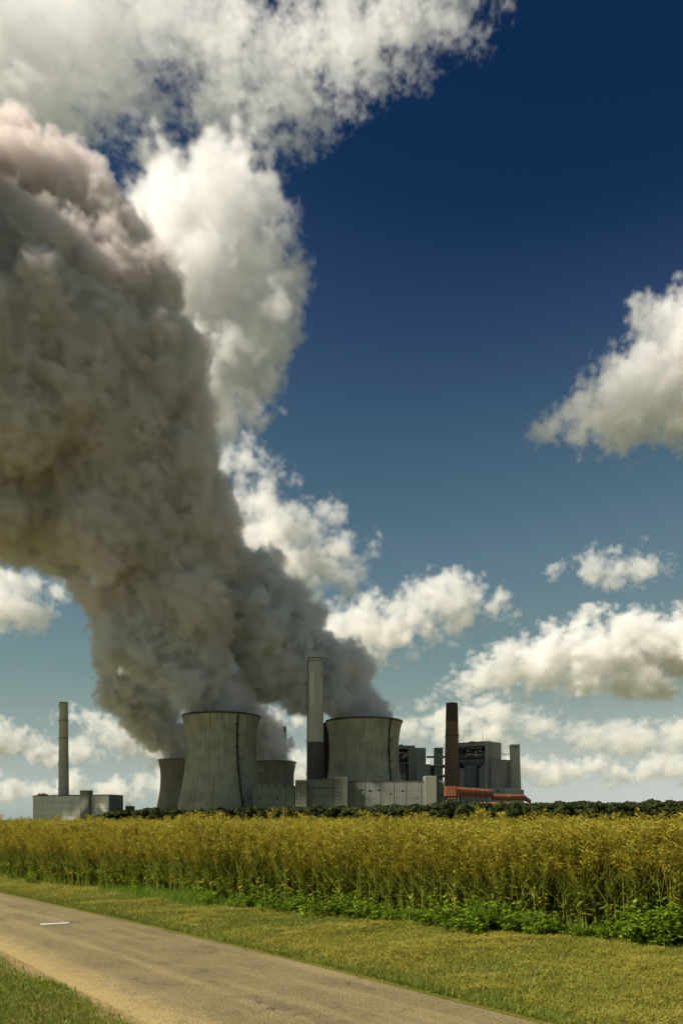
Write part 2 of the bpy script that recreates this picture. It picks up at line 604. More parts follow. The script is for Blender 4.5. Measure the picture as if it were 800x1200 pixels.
# tall pale chimney left of the wide tower
D = 960
root, X, z1 = chimney('chimney', 'tall grey concrete chimney with dark lower section beside the wide cooling tower', 369.6, D, 772, 9, 10, None, group='chimneys of the power station')
zd = PZ(870, D)
rad = lambda z: 9.15 + (z1 - z) / z1 * 1.15
MB().lathe(X, D, [(rad(z), z) for z in np.linspace(zd, z1, 14)] + [(rad(z1) - 1, z1), (rad(z1) - 1, z1 - 4)], 64, True).build('upper_shaft', M['conc'], root, False)
tag(MB().lathe(X, D, [(rad(z) + .12, z) for z in np.linspace(0, zd + .15, 8)], 64, True).build('lower_shaft', M['conc_dark'], root, False), 'soot-dark lower half of the chimney')
for a0, a1, ya, yb in ((-.72, -.22, 789, 828), (.62, .95, 800, 828)):
    MB().lathe(X, D, [(rad(z) + .1, z) for z in np.linspace(PZ(yb, D), PZ(ya, D), 6)], 8, False, a0, a1).build('pale_panel', M['conc_pale'], root)
for k in range(-3, 4):
    a = k * .36
    MB().lathe(X, D, [(rad(z1) + .12, z1 - 4.6), (rad(z1) + .12, z1 - 2.6)], 3, False, a - .07, a + .07).build('vent_opening', M['recess'], root)
ring(root, X, D, rad(z1), z1 - .8, 1.0, M['steel_dark'], 'top_rim', .4)
for y in (777.5, 801, 829, 869, 907):
    z = PZ(y, D)
    for a in (-1.55, 1.45):
        if a > 0 and y > 780:
            continue
        mb = MB()
        o, s = Vector((math.sin(a), -math.cos(a), 0)), Vector((math.cos(a), math.sin(a), 0))
        c = Vector((X, D, z)) + o * rad(z)
        mb.bar(c - o * .3, c + o * 2.2, 2.6, .35)
        for h in (.9, 1.7):
            mb.bar(c + o * 2.1 - s * 1.3 + Vector((0, 0, h)), c + o * 2.1 + s * 1.3 + Vector((0, 0, h)), .2)
        for e in (-1.2, 0, 1.2):
            mb.bar(c + o * 2.1 + s * e, c + o * 2.1 + s * e + Vector((0, 0, 1.8)), .2)
        mb.bar(c + o * 2.0 + Vector((0, 0, -.1)), c + Vector((0, 0, -2)), .3)
        mb.build('platform', M['steel_dark'], root)
a = -1.35
o = Vector((math.sin(a), -math.cos(a), 0))
MB().bar(Vector((X, D, 2)) + o * (rad(2) + .5), Vector((X, D, z1 - 3)) + o * (rad(z1) + .5), .7).build('ladder', M['steel_dark'], root)

# dark stack between that chimney and the wide tower
D = 1140
root, X, z1 = chimney('chimney', 'very dark red-brown stack squeezed between the grey chimney and wide cooling tower', 382.0, D, 847.5, 0, 0, None, group='chimneys of the power station')
MB().lathe(X, D, [(5.4, 0), (5.3, PZ(893, D)), (5.6, PZ(892, D)), (5.3, PZ(860, D)), (5.0, z1), (4.2, z1), (4.2, z1 - 3)], 40).build('shaft', M['redbrown'], root)
ring(root, X, D, 5.3, PZ(894, D), 1.2, M['steel_dark'], 'ring', .5)
ring(root, X, D, 5.0, z1 - 1, 1.0, M['steel_dark'], 'top_rim', .3)

# small stack far behind the steam
D = 1800
root, X, z1 = chimney('chimney', 'small dark red-brown stack top showing above the rear cooling tower steam', 332.5, D, 851.5, 0, 0, None, group='chimneys of the power station')
MB().lathe(X, D, [(6.4, 0), (5.8, z1), (4.8, z1), (4.8, z1 - 4)], 36).build('shaft', M['redbrown'], root)
ring(root, X, D, 5.8, z1 - 1.2, 1.2, M['steel_dark'], 'top_rim', .3)

# left chimney
D = 1020
root, X, z1 = chimney('chimney', 'slim pale concrete chimney rising behind the grey block at far left', 74.9, D, 823, 0, 0, None, group='chimneys of the power station')
rad = lambda z: 5.25 + (z1 - z) / z1 * 1.75
MB().lathe(X, D, [(rad(z), z) for z in np.linspace(0, z1, 14)] + [(rad(z1) - .9, z1), (rad(z1) - .9, z1 - 3)], 48).build('shaft', M['conc_left'], root)
for y, h, m_ in ((844.8, 1.4, 'steel_dark'), (865.6, 1.5, 'steel_dark'), (824.5, 1.0, 'steel_dark'), (855, .4, 'boiler'), (880, .4, 'boiler'), (896, .4, 'boiler'), (912, .4, 'boiler'), (862, .5, 'boiler')):
    z = PZ(y, D)
    ring(root, X, D, rad(z), z, h * .7, M[m_], 'band', .16)
for y in (827, 845, 866, 897, 925):
    z = PZ(y, D)
    MB().box(X - rad(z) - 1.3, X - rad(z) + .3, D - .9, D + .9, z - .2, z + 1.1).build('platform', M['steel_dark'], root)

# brown brick chimney
D = 1100
root, X, z1 = chimney('chimney', 'brown tapering chimney with darker top standing left of the boiler house', 529.2, D, 824, 0, 0, None, group='chimneys of the power station')
zc, zb = PZ(846, D), PZ(921, D)
rad = lambda z: 8.0 + (z1 - z) / (z1 - zb) * 2.6
MB().lathe(X, D, [(rad(z), z) for z in np.linspace(0, zc, 12)], 56).build('shaft', M['brown'], root)
tag(MB().lathe(X, D, [(rad(z) + .06, z) for z in np.linspace(zc - .1, z1, 6)] + [(rad(z1) - 1, z1), (rad(z1) - 1, z1 - 3)], 56).build('dark_top', M['brown_dark'], root), 'soot-darkened chimney top')
ring(root, X, D, rad(PZ(863, D)), PZ(863, D), .8, M['steel_dark'], 'band', .7)
for y in (830, 862, 900):
    z = PZ(y, D)
    MB().box(X + rad(z) - .3, X + rad(z) + 1.3, D - .9, D + .9, z - .2, z + .8).build('platform', M['steel_dark'], root)


# ------------------------------------------------------------------ grey block with the slim chimney, far left
A, B_, C_, E_ = (PX(39, 1000), 1000), (PX(128, 962), 962), (PX(144.3, 992), 992), (PX(60, 1035), 1035)
zt = PZ(932, 980)
root = thing('machine_hall', 'big windowless grey plated block at far left under the slim chimney', 'building', ((A[0] + B_[0]) / 2, 985, 0))
MB().prism([A, B_, C_, E_], 0, zt).build('wall', M['joint'], root)
panels(root, A, ((A[0] * .345 + B_[0] * .655), (A[1] * .345 + B_[1] * .655)), 1, zt - .6, 5, 4, M['clad_left'])
panels(root, ((A[0] * .225 + B_[0] * .775), (A[1] * .225 + B_[1] * .775)), B_, 1, zt - .4, 2, 4, M['clad_left'])
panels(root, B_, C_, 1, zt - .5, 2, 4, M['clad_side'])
rf = MB().prism([(A[0] - .3, A[1] - .6), (B_[0] + .2, B_[1] - .7), (C_[0] + .5, C_[1]), (E_[0], E_[1] + .4)], zt - .35, zt + .45).build('roof_edge', M['roofred'], root)
q = lambda s: (A[0] * (1 - s) + B_[0] * s, A[1] * (1 - s) + B_[1] * s)
s0, s1 = q(.645), q(.785)
st = MB().prism([(s0[0], s0[1] - 5), (s1[0] - 2.5, s1[1] - 5), (s1[0], s1[1] + 3), (s0[0], s0[1] + 3)], 0, PZ(927.2, 975)).build('stair_tower', M['clad_light'], root)
MB().prism([(s0[0] - .25, s0[1] - 5.3), (s1[0] - 2.3, s1[1] - 5.3), (s1[0] + .25, s1[1] + 3), (s0[0] - .25, s0[1] + 3)], PZ(927.2, 975) + .003, PZ(927.2, 975) + .7).build('parapet', M['roofred'], st)
for k in range(7):
    z = 3.5 + k * 4.6
    MB().box(s0[0] - .08 + .25, s0[0] + 1.5, s0[1] - 5.08, s0[1] - 4.9, z, z + 2.1).build('window', M['glass'], st)
MB().box(PX(43.5, 1000), PX(52.5, 1000), 1002, 1012, zt, PZ(930.3, 1000)).build('roof_plant', M['boiler'], root)
for x in (45, 48.5, 51):
    MB().box(PX(x, 1000), PX(x + .9, 1000), 1003, 1005, PZ(930.3, 1000), PZ(929.3, 1000)).build('roof_vent', M['steel_dark'], root)
root = thing('annex', 'small rusty red annex with roof railing beside the grey block', 'building', (PX(148, 985), 985, 0))
MB().box(PX(144.6, 985), PX(152, 985), 995, 1010, 0, PZ(944.3, 985)).build('wall', M['roofred'], root)
mb = MB()
for x in np.linspace(145, 151.5, 6):
    mb.bar((PX(x, 985), 995.3, PZ(944.3, 985)), (PX(x, 985), 995.3, PZ(941.6, 985)), .25)
for y in (941.6, 942.9):
    mb.bar((PX(144.8, 985), 995.3, PZ(y, 985)), (PX(151.7, 985), 995.3, PZ(y, 985)), .2)
mb.build('railing', M['steel_dark'], root)


# ------------------------------------------------------------------ long row of halls and stair towers in front
def hall(label, x0, x1, ytop, D, depth, mat, nc, nr, name='turbine_hall', ledge=None):
    X0, X1, z = PX(x0, D), PX(x1, D), PZ(ytop, D)
    root = thing(name, label, 'building', ((X0 + X1) / 2, D + depth / 2, 0))
    MB().box(X0, X1, D, D + depth, 0, z).build('wall', M['joint'], root)
    panels(root, (X0, D), (X1, D), 2, z - .5, nc, nr, mat, .12, .3)
    MB().box(X0 - .1, X1 + .1, D - .55, D + depth + .1, z - .35, z + .5).build('parapet', M['boiler_dark'], root)
    if ledge:
        MB().box(X0 + .5, X1 - .5, D - 1.0, D - .37, PZ(ledge, D) - .25, PZ(ledge, D) + .25).build('ledge', M['steel_dark'], root)
    rnd = random.Random(int(x0))
    k = X0 + rnd.uniform(4, 9)
    while k < X1 - 3:
        MB().bar((k, D - .55, 0), (k, D - .55, z - .5), .35).build('downpipe', M['steel'], root)
        k += rnd.uniform(11, 19)
    k = X0 + rnd.uniform(3, 6)
    while k < X1 - 5:
        w_ = rnd.uniform(1.5, 4)
        if rnd.random() < .6:
            lv = MB()
            zz = z * rnd.uniform(.62, .8)
            for q in range(4):
                lv.box(k, k + w_, D - .5, D - .34, zz + q * .55, zz + q * .55 + .35)
            lv.build('louvre', M['steel_dark'], root)
        MB().box(k, k + w_, D + 6, D + 9, z + .5, z + .5 + rnd.uniform(.8, 2.2)).build('roof_vent', M[rnd.choice(('steel', 'boiler_dark', 'pale_metal'))], root)
        k += rnd.uniform(8, 15)
    return root


def stair_tower(label, x0, x1, ytop, D, depth, cols, rows, mat, split=None):
    X0, X1, z = PX(x0, D), PX(x1, D), PZ(ytop, D)
    root = thing('stair_tower', label, 'building', ((X0 + X1) / 2, D + depth / 2, 0))
    MB().box(X0, X1, D, D + depth, 0, z).build('wall', mat, root)
    MB().box(X0 - .15, X1 + .15, D - .2, D + depth + .15, z + .003, z + .7).build('parapet', M['conc'], root)
    if split:
        MB().box(PX(split, D), PX(split, D) + .5, D - .25, D - .003, 0, z - .1).build('corner_strip', M['clad'], root)
    if rows:
        windows(root, cols, rows, D, 1.15, 1.55)
    return root


r1 = hall('low grey hall between the tall pale cooling tower and windowed stair tower', 296.5, 345.5, 921.6, 905, 30, M['clad2'], 5, 4)
for x in (303, 310, 318, 327, 336):
    MB().box(PX(x, 905), PX(x + 1.6, 905), 907, 910, PZ(921.6, 905) + .5, PZ(920.4, 905) + .5).build('roof_vent', M['pale_metal'], r1)
stair_tower('pale stair tower with two columns of small windows left of the grey chimney', 346, 358.9, 914.8, 896, 22, (348.2, 351.9), [918.3, 921.4, 924.5, 928.1, 932.2, 936.8, 941], M['clad_light'], 354.6)
hall('grey hall with a thin ledge below the tall grey chimney', 359.2, 391.8, 913.4, 906, 30, M['clad2'], 4, 5, ledge=923.8)
stair_tower('pale stair tower with two columns of small windows right of the grey chimney', 392.2, 407, 911.2, 896, 22, (393.9, 396.3), [915.6, 919.7, 923.5, 928.5, 933, 936.4, 939.8, 943], M['clad_light'], 398.4)
r3 = hall('long plain grey hall in front of the wide cooling tower', 407.4, 497.6, 916.6, 905, 34, M['clad'], 11, 5)
MB().box(PX(409, 905), PX(496.5, 905), 905.7, 906.4, PZ(916.6, 905) + .5, PZ(916.6, 905) + 1.4).build('roof_rail', M['steel_dark'], r3)
for x, y in ((484.3, 935.6), (487, 937.4), (488.2, 935.2)):
    MB().box(PX(x, 905), PX(x + .9, 905), 904.45, 904.9, PZ(y, 905), PZ(y, 905) + .9).build('vent_opening', M['recess'], r3)
stair_tower('plain pale windowless stair block at the right end of the long hall', 498, 511.2, 910, 897, 24, (), (), M['clad_light'])
hall('narrow cool grey hall end just left of the brown chimney foot', 511.5, 520.9, 917, 905, 30, M['clad2'], 2, 5)


# ------------------------------------------------------------------ boiler houses
def clutter(parent, x0, x1, y0, y1, D, n, seed):
    """pipes, beams and ducts hung in an open bay"""
    rnd = random.Random(seed)
    for k in range(n):
        x = rnd.uniform(x0, x1 - 2); w = rnd.uniform(2, 7); y = rnd.uniform(y0, y1)
        mb = MB()
        mb.bar((PX(x, D), D + rnd.uniform(-.5, 3), PZ(y, D)), (PX(min(x1, x + w), D), D + rnd.uniform(-.5, 3), PZ(y, D)), .8, rnd.choice((.7, 1.1, 1.6)))
        mb.build('pipe', M[rnd.choice(('pale_metal', 'pale_metal', 'steel', 'boiler_pale'))], parent)
    for k in range(4):
        x = x0 + (x1 - x0) * (k + .5) / 4
        MB().bar((PX(x, D), D + 2, PZ(y1 + 1, D)), (PX(x, D), D + 2, PZ(y0 - 2, D)), .8).build('column', M['steel'], parent)


# left boiler house, partly behind the wide tower
D = 1200
root = thing('boiler_house', 'weathered boiler house showing between the wide cooling tower and lift shaft', 'building', (PX(482, D), D + 25, 0), 'boiler houses')
zt = PZ(873.6, D)
MB().box(PX(478.2, D), PX(486, D), D, D + 50, 0, zt).build('pillar', M['boiler'], root)
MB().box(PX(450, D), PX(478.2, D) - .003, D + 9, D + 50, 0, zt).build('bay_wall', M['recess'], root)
MB().box(PX(450, D), PX(478.2, D) - .003, D, D + 8.99, PZ(877.5, D), zt).build('lintel', M['boiler'], root)
MB().box(PX(450, D), PX(477.8, D), D - 1.2, D + 8.99, PZ(895.5, D), PZ(893, D)).build('gallery', M['steel'], root)
MB().prism([(PX(450, D), D + 1), (PX(476, D), D + 1), (PX(476, D), D + 8.9), (PX(450, D), D + 8.9)], [PZ(906, D)] * 4, [PZ(895.8, D)] * 4).build('hopper', M['boiler_dark'], root)
MB().box(PX(450, D), PX(476.5, D), D + 3, D + 8.95, 0, PZ(906.3, D)).build('lower_wall', M['boiler'], root)
clutter(root, 462, 478, 879.5, 890, D + 4, 12, 3)
MB().box(PX(468, D), PX(472, D), D + 4, D + 9, zt, PZ(872, D)).build('roof_plant', M['boiler_dark'], root)
MB().box(PX(486, D) + .003, PX(499.2, D), D + 6, D + 48, 0, PZ(875.8, D)).build('side_block', M['boiler_pale'], root)
MB().box(PX(486.8, D), PX(503, D), D - 9, D - .003, 0, PZ(896, D)).build('front_block', M['boiler_pale'], root)
for x in (503.6, 507):
    MB().box(PX(x, D), PX(x + 3, D), D - 6, D + 4, 0, PZ(896.8, D)).build('flue', M['boiler_dark'], root)
mb = MB()
for y in (880, 884, 890):
    mb.bar((PX(493, D), D + 5.5, PZ(y, D)), (PX(499, D), D + 5.5, PZ(y, D)), .4)
mb.build('pipe', M['steel_dark'], root)

D = 1185
root = thing('lift_shaft', 'narrow pale shaft with dark bands and bridge between boiler house and brown chimney', 'tower', (PX(514, D), D + 6, 0))
MB().box(PX(509.2, D), PX(518.8, D), D, D + 14, 0, PZ(877, D)).build('wall', M['boiler'], root)
MB().box(PX(509, D), PX(519, D), D - .3, D + 14.2, PZ(877, D) + .003, PZ(876.6, D) + .7).build('cap', M['boiler_dark'], root)
for y in (879.5, 881.5):
    MB().box(PX(510.6, D), PX(517.4, D), D - .12, D + .4, PZ(y, D) - .5, PZ(y, D) + .6).build('louvre', M['recess'], root)
for y, h in ((899.5, 4.2), (910.5, 3.4)):
    MB().box(PX(508.8, D), PX(521, D), D - 1.2, D + 10, PZ(y, D), PZ(y, D) + h).build('landing_deck', M['boiler_dark'], root)
    MB().box(PX(508.8, D), PX(521, D), D - 1.4, D - 1.2 - .003, PZ(y, D) + h * .55, PZ(y, D) + h).build('deck_railing', M['boiler_pale'], root)
mb = MB()
mb.box(PX(499.5, D), PX(521.5, D), D - 2.4, D - .6, PZ(888.4, D), PZ(886, D))
mb.build('bridge', M['boiler'], root)

# right boiler house
D = 1140
a, b, c, d = (PX(524, 1180), 1180), (PX(571.6, D), D), (PX(587, 1175), 1175), (PX(541, 1225), 1225)
zt = PZ(869.3, D)
root = thing('boiler_house', 'large weathered boiler house with open dark upper bay right of the brown chimney', 'building', (PX(560, D), D + 40, 0), 'boiler houses')
u = Vector((b[0] - a[0], b[1] - a[1])).normalized()
nrm = Vector((u.y, -u.x))


def fp(s, dep):
    """point s (0..1) along the front from a to b, dep metres out of the wall"""
    return (a[0] + (b[0] - a[0]) * s + nrm.x * dep, a[1] + (b[1] - a[1]) * s + nrm.y * dep)


def front(s0, s1, d0, d1):
    return [fp(s0, d1), fp(s1, d1), fp(s1, d0), fp(s0, d0)]


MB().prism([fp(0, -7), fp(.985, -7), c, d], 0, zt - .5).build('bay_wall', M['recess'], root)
MB().prism(front(0, 1, -6.99, 0), PZ(873.4, D), zt).build('lintel', M['boiler'], root)
pil = MB().prism(front(.93, 1, -6.99, .4), 0, zt + .2).build('pillar', M['boiler_pale'], root)
MB().prism([fp(1, -.003), c, (c[0] - .5, c[1] + 2), fp(1.0, -9)][:4], 0, zt + .1).build('side_wall', M['boiler_pale'], root)
MB().prism([fp(0, .6), fp(1.0, .6), (c[0] + .3, c[1]), d], zt + .203, zt + 1.1).build('roof_edge', M['boiler_dark'], root)
gal = MB().prism(front(0, .93, -6.9, 2.2), PZ(891.5, D), PZ(889.2, D)).build('gallery', M['steel'], root)
mb = MB()
for z in (1.0, 1.9):
    p, q_ = fp(0, 2.1), fp(.93, 2.1)
    mb.bar((p[0], p[1], PZ(889.2, D) + z), (q_[0], q_[1], PZ(889.2, D) + z), .18)
for k in range(16):
    p = fp(k / 15 * .93, 2.1)
    mb.bar((p[0], p[1], PZ(889.2, D)), (p[0], p[1], PZ(889.2, D) + 1.9), .18)
mb.build('railing', M['steel_dark'], gal)
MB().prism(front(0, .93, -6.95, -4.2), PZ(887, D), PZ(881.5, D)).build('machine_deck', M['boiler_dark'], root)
rnd = random.Random(8)
for k in range(22):
    s = rnd.uniform(.3, .86); y = rnd.uniform(874.5, 885.5); w = rnd.uniform(.04, .13)
    p, q_ = fp(s, -3 + rnd.uniform(-2, 1)), fp(min(.92, s + w), -3 + rnd.uniform(-2, 1))
    MB().bar((p[0], p[1], PZ(y, D)), (q_[0], q_[1], PZ(y, D)), .7, rnd.choice((.6, .9, 1.5))).build('pipe', M[rnd.choice(('pale_metal', 'pale_metal', 'steel', 'boiler_pale'))], root)
for s in (.32, .45, .58, .7, .82, .91):
    p = fp(s, -2.5)
    MB().bar((p[0], p[1], PZ(891, D)), (p[0], p[1], PZ(873.2, D)), .7).build('column', M['steel'], root)
hp0, hp1 = front(.3, .93, -6.9, 1.6), front(.45, .8, -6.5, .8)
mb = MB()
mb.add([(x, y, PZ(897, D)) for x, y in hp1] + [(x, y, PZ(891.6, D)) for x, y in hp0], [(0, 1, 5, 4), (1, 2, 6, 5), (2, 3, 7, 6), (3, 0, 4, 7), (3, 2, 1, 0)])
mb.build('hopper', M['boiler_dark'], root)
sc_ = fp(.60, 2.5)
MB().lathe(sc_[0], sc_[1], [(9.6, 0), (9.6, PZ(898, D)), (7.5, PZ(896.6, D)), (0.1, PZ(896.5, D))], 40, False).build('silo', M['silo'], root, False)
MB().prism(front(.3, .47, -6.9, -1), 0, PZ(899, D)).build('lower_wall', M['boiler_pale'], root)
MB().prism(front(.76, .93, -6.9, -1), 0, PZ(893, D)).build('lower_wall', M['boiler'], root)
p, q_ = fp(.76, 1), fp(.92, 1)
MB().bar((p[0], p[1], PZ(900, D)), (q_[0], q_[1], PZ(892.5, D)), 1.0).build('brace', M['steel_dark'], root)
MB().box(PX(554.3, D), PX(560.8, D), D + 30, D + 38, zt, PZ(866.2, D)).build('roof_plant', M['boiler_dark'], root)
MB().bar((PX(568, D), D + 20, zt), (PX(568, D), D + 20, PZ(854.5, D)), .45).build('mast', M['steel'], root)
mb = MB()
for k in range(9):
    xx = c[0] * (k / 9) + b[0] * (1 - k / 9); yy = c[1] * (k / 9) + b[1] * (1 - k / 9)
    mb.bar((xx + .3, yy, zt + 1.1), (xx + .3, yy, zt + 2.3), .15)
mb.bar((b[0] + .3, b[1], zt + 2.2), (c[0] + .3, c[1], zt + 2.2), .15)
mb.build('roof_railing', M['steel_dark'], root)

D = 1118
root = thing('bunker_block', 'square weathered block with dark slots in front of the right boiler house', 'building', (PX(588, D), D + 10, 0))
e0, e1, e2 = (PX(576, D), D), (PX(591, D - 6), D - 6), (PX(600.8, D + 12), D + 12)
e3 = (e0[0] + e2[0] - e1[0], e0[1] + e2[1] - e1[1])
MB().prism([e0, e1, e2, e3], 0, PZ(891.3, D)).build('wall', M['boiler'], root)
MB().prism([(e0[0] - .3, e0[1] - .3), (e1[0], e1[1] - .4), (e2[0] + .3, e2[1]), (e3[0], e3[1] + .3)], PZ(891.3, D) + .003, PZ(890.8, D) + .4).build('roof_edge', M['boiler_dark'], root)
for s in (.32, .52):
    p = (e1[0] + (e2[0] - e1[0]) * s, e1[1] + (e2[1] - e1[1]) * s)
    MB().prism([(p[0], p[1] - .5), (p[0] + .9, p[1] + .5), (p[0] + .6, p[1] + 1.4), (p[0] - .3, p[1] + .9)], PZ(919, D), PZ(893, D)).build('slot', M['recess'], root)
MB().box(PX(593, D), PX(596.5, D), D - 9, D - 5, 0, PZ(917.5, D)).build('vessel', M['silo'], root)

D = 1128
root = thing('lift_shaft', 'slender pale shaft with louvres at the right end of the boiler house', 'tower', (PX(605, D), D + 6, 0))
X0, X1, X2 = PX(598.8, D), PX(608.6, D), PX(611, D)
mb = MB()
zb, zt2 = PZ(924, D), PZ(872.2, D)
mb.add([(X0 + 2.2, D, 0), (X1 + 3.4, D, 0), (X2 + 5, D + 13, 0), (X0 + 3, D + 13, 0), (X0, D, zt2), (X1, D, zt2), (X2 - 1, D + 13, zt2), (X0, D + 13, zt2)],
       [(3, 2, 1, 0), (4, 5, 6, 7), (0, 1, 5, 4), (1, 2, 6, 5), (2, 3, 7, 6), (3, 0, 4, 7)])
mb.build('wall', M['boiler_pale'], root)
for y in (874.6, 876.6):
    MB().box(X0 + 1.5, X1 - 1.2, D - .12, D + .4, PZ(y, D) - .45, PZ(y, D) + .45).build('louvre', M['recess'], root)
mb = MB()
mb.bar((PX(587, D), D + 8, PZ(883.6, D)), (X0, D + 8, PZ(883.6, D)), 1.2, .5)
mb.bar((PX(587, D), D + 8, PZ(882.4, D)), (X0, D + 8, PZ(882.4, D)), .25)
mb.build('bridge', M['steel'], root)

D = 1090
root = thing('plinth_building', 'low pale base building under the right boiler house and shaft', 'building', (PX(580, D), D + 10, 0))
MB().box(PX(540, D), PX(591, D), D + 2, D + 22, 0, PZ(922.8, D)).build('front_wall', M['boiler'], root)
MB().prism([(PX(591, D) + .003, D + 2), (PX(612, D), D + 10), (PX(612, D), D + 24), (PX(591, D) + .003, D + 22)], 0, PZ(923, D)).build('side_wing', M['boiler_pale'], root)
MB().box(PX(612, D) + .01, PX(615.8, D), D + 12, D + 22, 0, PZ(925, D)).build('end_block', M['boiler'], root)
for x in (546, 553, 563, 572, 582):
    MB().box(PX(x, D), PX(x + 2.6, D), D + 1.9, D + 2.3, PZ(928, D), PZ(926, D)).build('vent_opening', M['recess'], root)


# ------------------------------------------------------------------ red conveyor galleries
def gallery_tube(root, x0, x1, yt0, yt1, yb0, yb1, D0, D1, name='gallery', nseg=10, seams=()):
    """round-topped covered gallery from x0 to x1"""
    def section(q, grow=0.0):
        D_ = D0 + (D1 - D0) * q
        X = PX(x0 + (x1 - x0) * q, D_)
        zt_, zb_ = PZ(yt0 + (yt1 - yt0) * q, D_) + grow, PZ(yb0 + (yb1 - yb0) * q, D_) - grow
        h, w = zt_ - zb_, (zt_ - zb_) * .55 + grow
        prof = [(-w, 0), (w, 0), (w, h * .45), (w * .85, h * .75), (w * .45, h * .95), (0, h), (-w * .45, h * .95), (-w * .85, h * .75), (-w, h * .45)]
        return [(X + p * .12, D_ + p, zb_ + z) for p, z in prof]
    mb = MB()
    A0, A1 = section(0), section(1)
    k = len(A0)
    mb.add(A0 + A1, [tuple(range(k)), tuple(range(k, 2 * k))[::-1]] + [(i, i + k, (i + 1) % k + k, (i + 1) % k) for i in range(k)])
    g = mb.build(name, M['red'], root)
    for q in seams:
        S0, S1 = section(q - .012, .18), section(q + .012, .18)
        mb = MB()
        mb.add(S0 + S1, [tuple(range(k)), tuple(range(k, 2 * k))[::-1]] + [(i, i + k, (i + 1) % k + k, (i + 1) % k) for i in range(k)])
        mb.build('seam', M['red_pale'], g)
    return g


D = 860
root = thing('conveyor_gallery', 'rusty red round-roofed conveyor gallery on a steel trestle at the brown chimney foot', 'conveyor', (PX(550, D), D, 0), 'red conveyor galleries')
MB().prism([(PX(521.3, D), D - 4), (PX(533.5, D), D - 4), (PX(536, D), D + 2), (PX(536, D), D + 8), (PX(521.3, D), D + 8)], PZ(933, D), [PZ(921.2, D)] * 2 + [PZ(922, D)] * 2 + [PZ(921.2, D)]).build('head_house', M['red'], root)
gallery_tube(root, 535, 577.5, 922, 925.5, 933, 934.6, D, D + 25, 'gallery', 10, (.03, .45, .70, .84))
tr = MB()
for k in range(8):
    q = k / 7
    x = 536 + 38 * q
    DD = D + 24 * q
    for o_ in (-4, 4):
        tr.bar((PX(x, DD), DD + o_, 0), (PX(x, DD), DD + o_, PZ(933.2, DD)), .7)
    if k < 7:
        x2, D2 = 536 + 38 * (k + 1) / 7, D + 24 * (k + 1) / 7
        tr.bar((PX(x, DD), DD - 4, PZ(940, DD)), (PX(x2, D2), D2 - 4, PZ(934, D2)), .4)
for y in (935, 938.5):
    tr.bar((PX(536, D), D - 4, PZ(y, D)), (PX(574, D + 24), D + 20, PZ(y, D + 24)), .8)
tr.build('trestle', M['steel'], root)
MB().box(PX(522, D), PX(535, D), D - 3, D + 6, 0, PZ(937.4, D)).build('foot_building', M['steel_dark'], root)
for x in (524, 527.6, 531):
    MB().box(PX(x, D), PX(x + 2, D), D - 3.2, D - 2.9, PZ(936.5, D), PZ(934.4, D)).build('opening', M['red_pale'], root)
root = thing('conveyor_gallery', 'shorter low red conveyor gallery behind the trestle gallery end', 'conveyor', (PX(588, 900), 900, 0), 'red conveyor galleries')
gallery_tube(root, 574, 598.5, 930.6, 931.2, 937, 938.6, 892, 905, 'gallery', 10, (.6, .9))
root = thing('conveyor_gallery', 'rightmost red conveyor gallery sloping down to the trees', 'conveyor', (PX(606, 925), 925, 0), 'red conveyor galleries')
gallery_tube(root, 593, 613.5, 931, 931.2, 937.6, 938, 915, 930, 'gallery', 10, (.12, .5))
gallery_tube(root, 613.5, 621.5, 931.2, 937.2, 938, 942, 930, 934, 'sloping_end', 6, ())
root = thing('coal_shed', 'low red shed roof peeping over the trees below the conveyor', 'shed', (PX(580, 840), 840, 0))
MB().prism([(PX(563, 845), 838), (PX(597, 845), 838), (PX(599, 845), 850), (PX(563, 845), 850)], 0, [PZ(941.8, 845)] * 2 + [PZ(940, 845)] * 2).build('wall', M['red'], root)


# ------------------------------------------------------------------ trees in front of the power station
def leaf_mat(name, stops, trans=.3, rough=.6, island=True):
    m, t, b = new_mat(name)
    geo = nd(t, 'ShaderNodeNewGeometry')
    oi = nd(t, 'ShaderNodeObjectInfo')
    f = geo.outputs['Random Per Island']
    f = math_(t, 'FRACT', math_(t, 'ADD', f, math_(t, 'MULTIPLY', oi.outputs['Random'], 7.31)))
    c = cramp(t, f, stops)
    big = noise(t, geo.outputs['Position'], .9, 3)
    c = mixc(t, math_(t, 'MULTIPLY', cr_fac(t, big, .35, .7), .35), c, mixc(t, 1.0, c, (.55, .6, .5), 'MULTIPLY'))
    t.links.new(c, b.inputs[0])
    b.inputs['Roughness'].default_value = rough
    tr = nd(t, 'ShaderNodeBsdfTranslucent')
    t.links.new(c, tr.inputs[0])
    mx = nd(t, 'ShaderNodeMixShader'); mx.inputs[0].default_value = trans
    t.links.new(b.outputs[0], mx.inputs[1]); t.links.new(tr.outputs[0], mx.inputs[2])
    t.links.new(mx.outputs[0], t.nodes['Material Output'].inputs['Surface'])
    return m


def mesh_np(name, v, faces_flat, nper, mat):
    """fast mesh from arrays: v (n,3), faces (m,nper)"""
    me = bpy.data.meshes.new(name)
    v = np.asarray(v, dtype=np.float32)
    fa = np.asarray(faces_flat, dtype=np.int32)
    me.vertices.add(len(v)); me.vertices.foreach_set('co', v.ravel())
    me.loops.add(fa.size); me.loops.foreach_set('vertex_index', fa.ravel())
    me.polygons.add(len(fa))
    me.polygons.foreach_set('loop_start', np.arange(0, fa.size, nper, dtype=np.int32))
    me.update(calc_edges=True)
    if mat is not None:
        me.materials.append(mat)
    return me


M['tree_leaf'] = leaf_mat('tree_leaves', [(0, (.018, .026, .006)), (.5, (.030, .042, .009)), (1, (.052, .062, .014))], .2, .9)
M['bark'] = plain_mat('bark', (.06, .045, .03))


